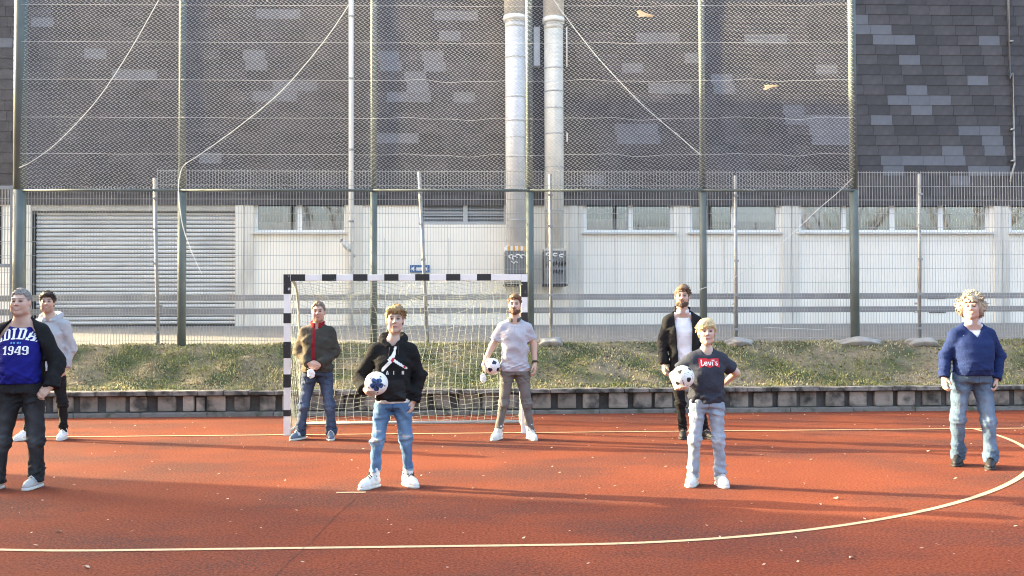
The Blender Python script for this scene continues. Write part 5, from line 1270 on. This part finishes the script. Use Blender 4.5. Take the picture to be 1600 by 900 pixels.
# watch on the polo man's wrist
p = PEOPLE['E']['_']; w_ = p['wr'][1]; e_ = p['el'][1]; d_ = unit(w_-e_)
wt = MB().tube([tuple(w_-d_*.035), tuple(w_-d_*.010)], .036, 16).build('watch', M['belt'], p['root'], smooth=True)
for dz in (.06, .10):
    q = p['nk']+np.array([0,0,-dz])
    bvp = p['tops']['polo_shirt']; bv = BVHTree.FromPolygons([v.co for v in bvp.data.vertices], [a.vertices for a in bvp.data.polygons]); h_ = bv.ray_cast(Vector((q[0],-2,q[2])), Vector((0,1,0)))
    if h_[0] is not None: MB().tube([(q[0],h_[0].y-.006,q[2]),(q[0],h_[0].y+.002,q[2])], .006, 10).build('button', M['print_white'], bvp)

# ---- balls ------------------------------------------------------------
def ball(key, hk, pattern, label):
    p = PEOPLE[key]['_']; H = PEOPLE[key]['hand'][hk]; c = Vector(p['J'](H['c'], H['dy']))+p['org']; r_ = H['r']
    bm = bmesh.new(); bmesh.ops.create_icosphere(bm, subdivisions=6, radius=1); me = bpy.data.meshes.new('ball'); bm.to_mesh(me); bm.free()
    V_ = np.array([v.co for v in me.vertices]); phi = 1.618034
    ico = np.array([unit(v) for v in [(0,a,b*phi) for a in (-1,1) for b in (-1,1)]+[(a,b*phi,0) for a in (-1,1) for b in (-1,1)]+[(b*phi,0,a) for a in (-1,1) for b in (-1,1)]])
    Rm = np.array(Matrix.Rotation(pattern['rot'], 3, 'Z') @ Matrix.Rotation(pattern['rot2'], 3, 'X')); ico = ico@Rm.T
    dts = V_@ico.T; near = dts.max(1); second = np.sort(dts, 1)[:,-2]; col = np.tile(np.array((.80,.80,.79)), (len(V_),1))
    seam = np.abs(near-second) < .012
    g = np.random.default_rng(3); nz = .5*np.sin(V_@np.array([17,5,9]))+.5*np.sin(V_@np.array([-7,19,6])+1)
    mark = np.zeros(len(V_), bool)
    if pattern['kind'] == 'star':
        f = unit(pattern['dir']); s1 = unit(np.cross(f, (0,0,1))); s2 = np.cross(f, s1); a = np.arctan2(V_@s1, V_@s2); d = np.arccos(np.clip(V_@f,-1,1))
        mark = d < .60*(.66+.40*np.abs(np.cos(a*2.5)))+.05*nz; col[mark] = (.03,.075,.22); inn = mark & (np.sin(a*5+d*9) > .25); col[inn] = (.012,.014,.03)
        far = (np.arccos(np.clip(V_@-f,-1,1)) < .5); col[far] = (.03,.075,.22); sp = (d > .72) & (d < .86) & (np.cos(a*5+.6) > .86); col[sp] = (.03,.03,.04)
    elif pattern['kind'] == 'blobs':
        mark = near > .958+.015*nz; col[mark] = (.018,.018,.055)
    else:
        mark = (near > .978+.010*nz); col[mark] = (.02,.02,.022); sp = (np.abs(nz) > .86) & (near < .90); col[sp] = (.12,.12,.13)
    col[seam & ~mark] *= .72
    P_ = V_*(r_*(1-.006*seam))[:,None]; me.vertices.foreach_set('co', P_.ravel()); a_ = me.color_attributes.new('Col', 'FLOAT_COLOR', 'POINT'); a_.data.foreach_set('color', np.c_[col, np.ones(len(col))].astype(np.float32).ravel())
    o = link('ball', me, M['ball'], None, True); o.location = c; tag(o, label, 'ball', 'balls held by the players')
M['ball'] = mat('ball_leather', (1,1,1), .45, .04, 15, .1, 60, attr=True)
ball('D', 0, dict(kind='star', rot=0, rot2=0, dir=(.12,-1,-.02)), 'white ball with blue star patch held by the teenager')
ball('E', 0, dict(kind='blobs', rot=.3, rot2=.5), 'white ball with dark navy patches held by the polo shirt man')
ball('G', 0, dict(kind='marks', rot=.9, rot2=.2), 'white ball with small black marks held by the boy')
# ---- masks in hand ------------------------------------------------------
def mask(key, px, dy, w, h, label):
    p = PEOPLE[key]['_']; c = Vector(p['J'](px, dy))+p['org']; V = Vol((-.1,-.05,-.12),(.1,.05,.12),.006)
    V.ell((0,0,0),(w,.018,h),.01); f = wrinkles(4,.008,(.03,.06),5); V.add(lambda x,y,z: f(x,y,z)*.8)
    o = link('face_mask', V.mesh('face_mask'), M['mask'], None, True); o.location = c; tag(o, label, 'mask')
    for s_ in (-1, 1): MB().tube([(s_*w*.5,0,h*.7),(s_*w*.9,-.01,h*1.15),(s_*w*.2,-.012,h*1.35)], .0022, 5).build('ear_loop', M['mask'], o)
mask('C', (486,584), -.235, .045, .058, 'white face mask hanging from the clasped hands inside the goal')
mask('E', (755,591), -.09, .034, .060, 'white face mask dangling below the hand of the polo shirt man')
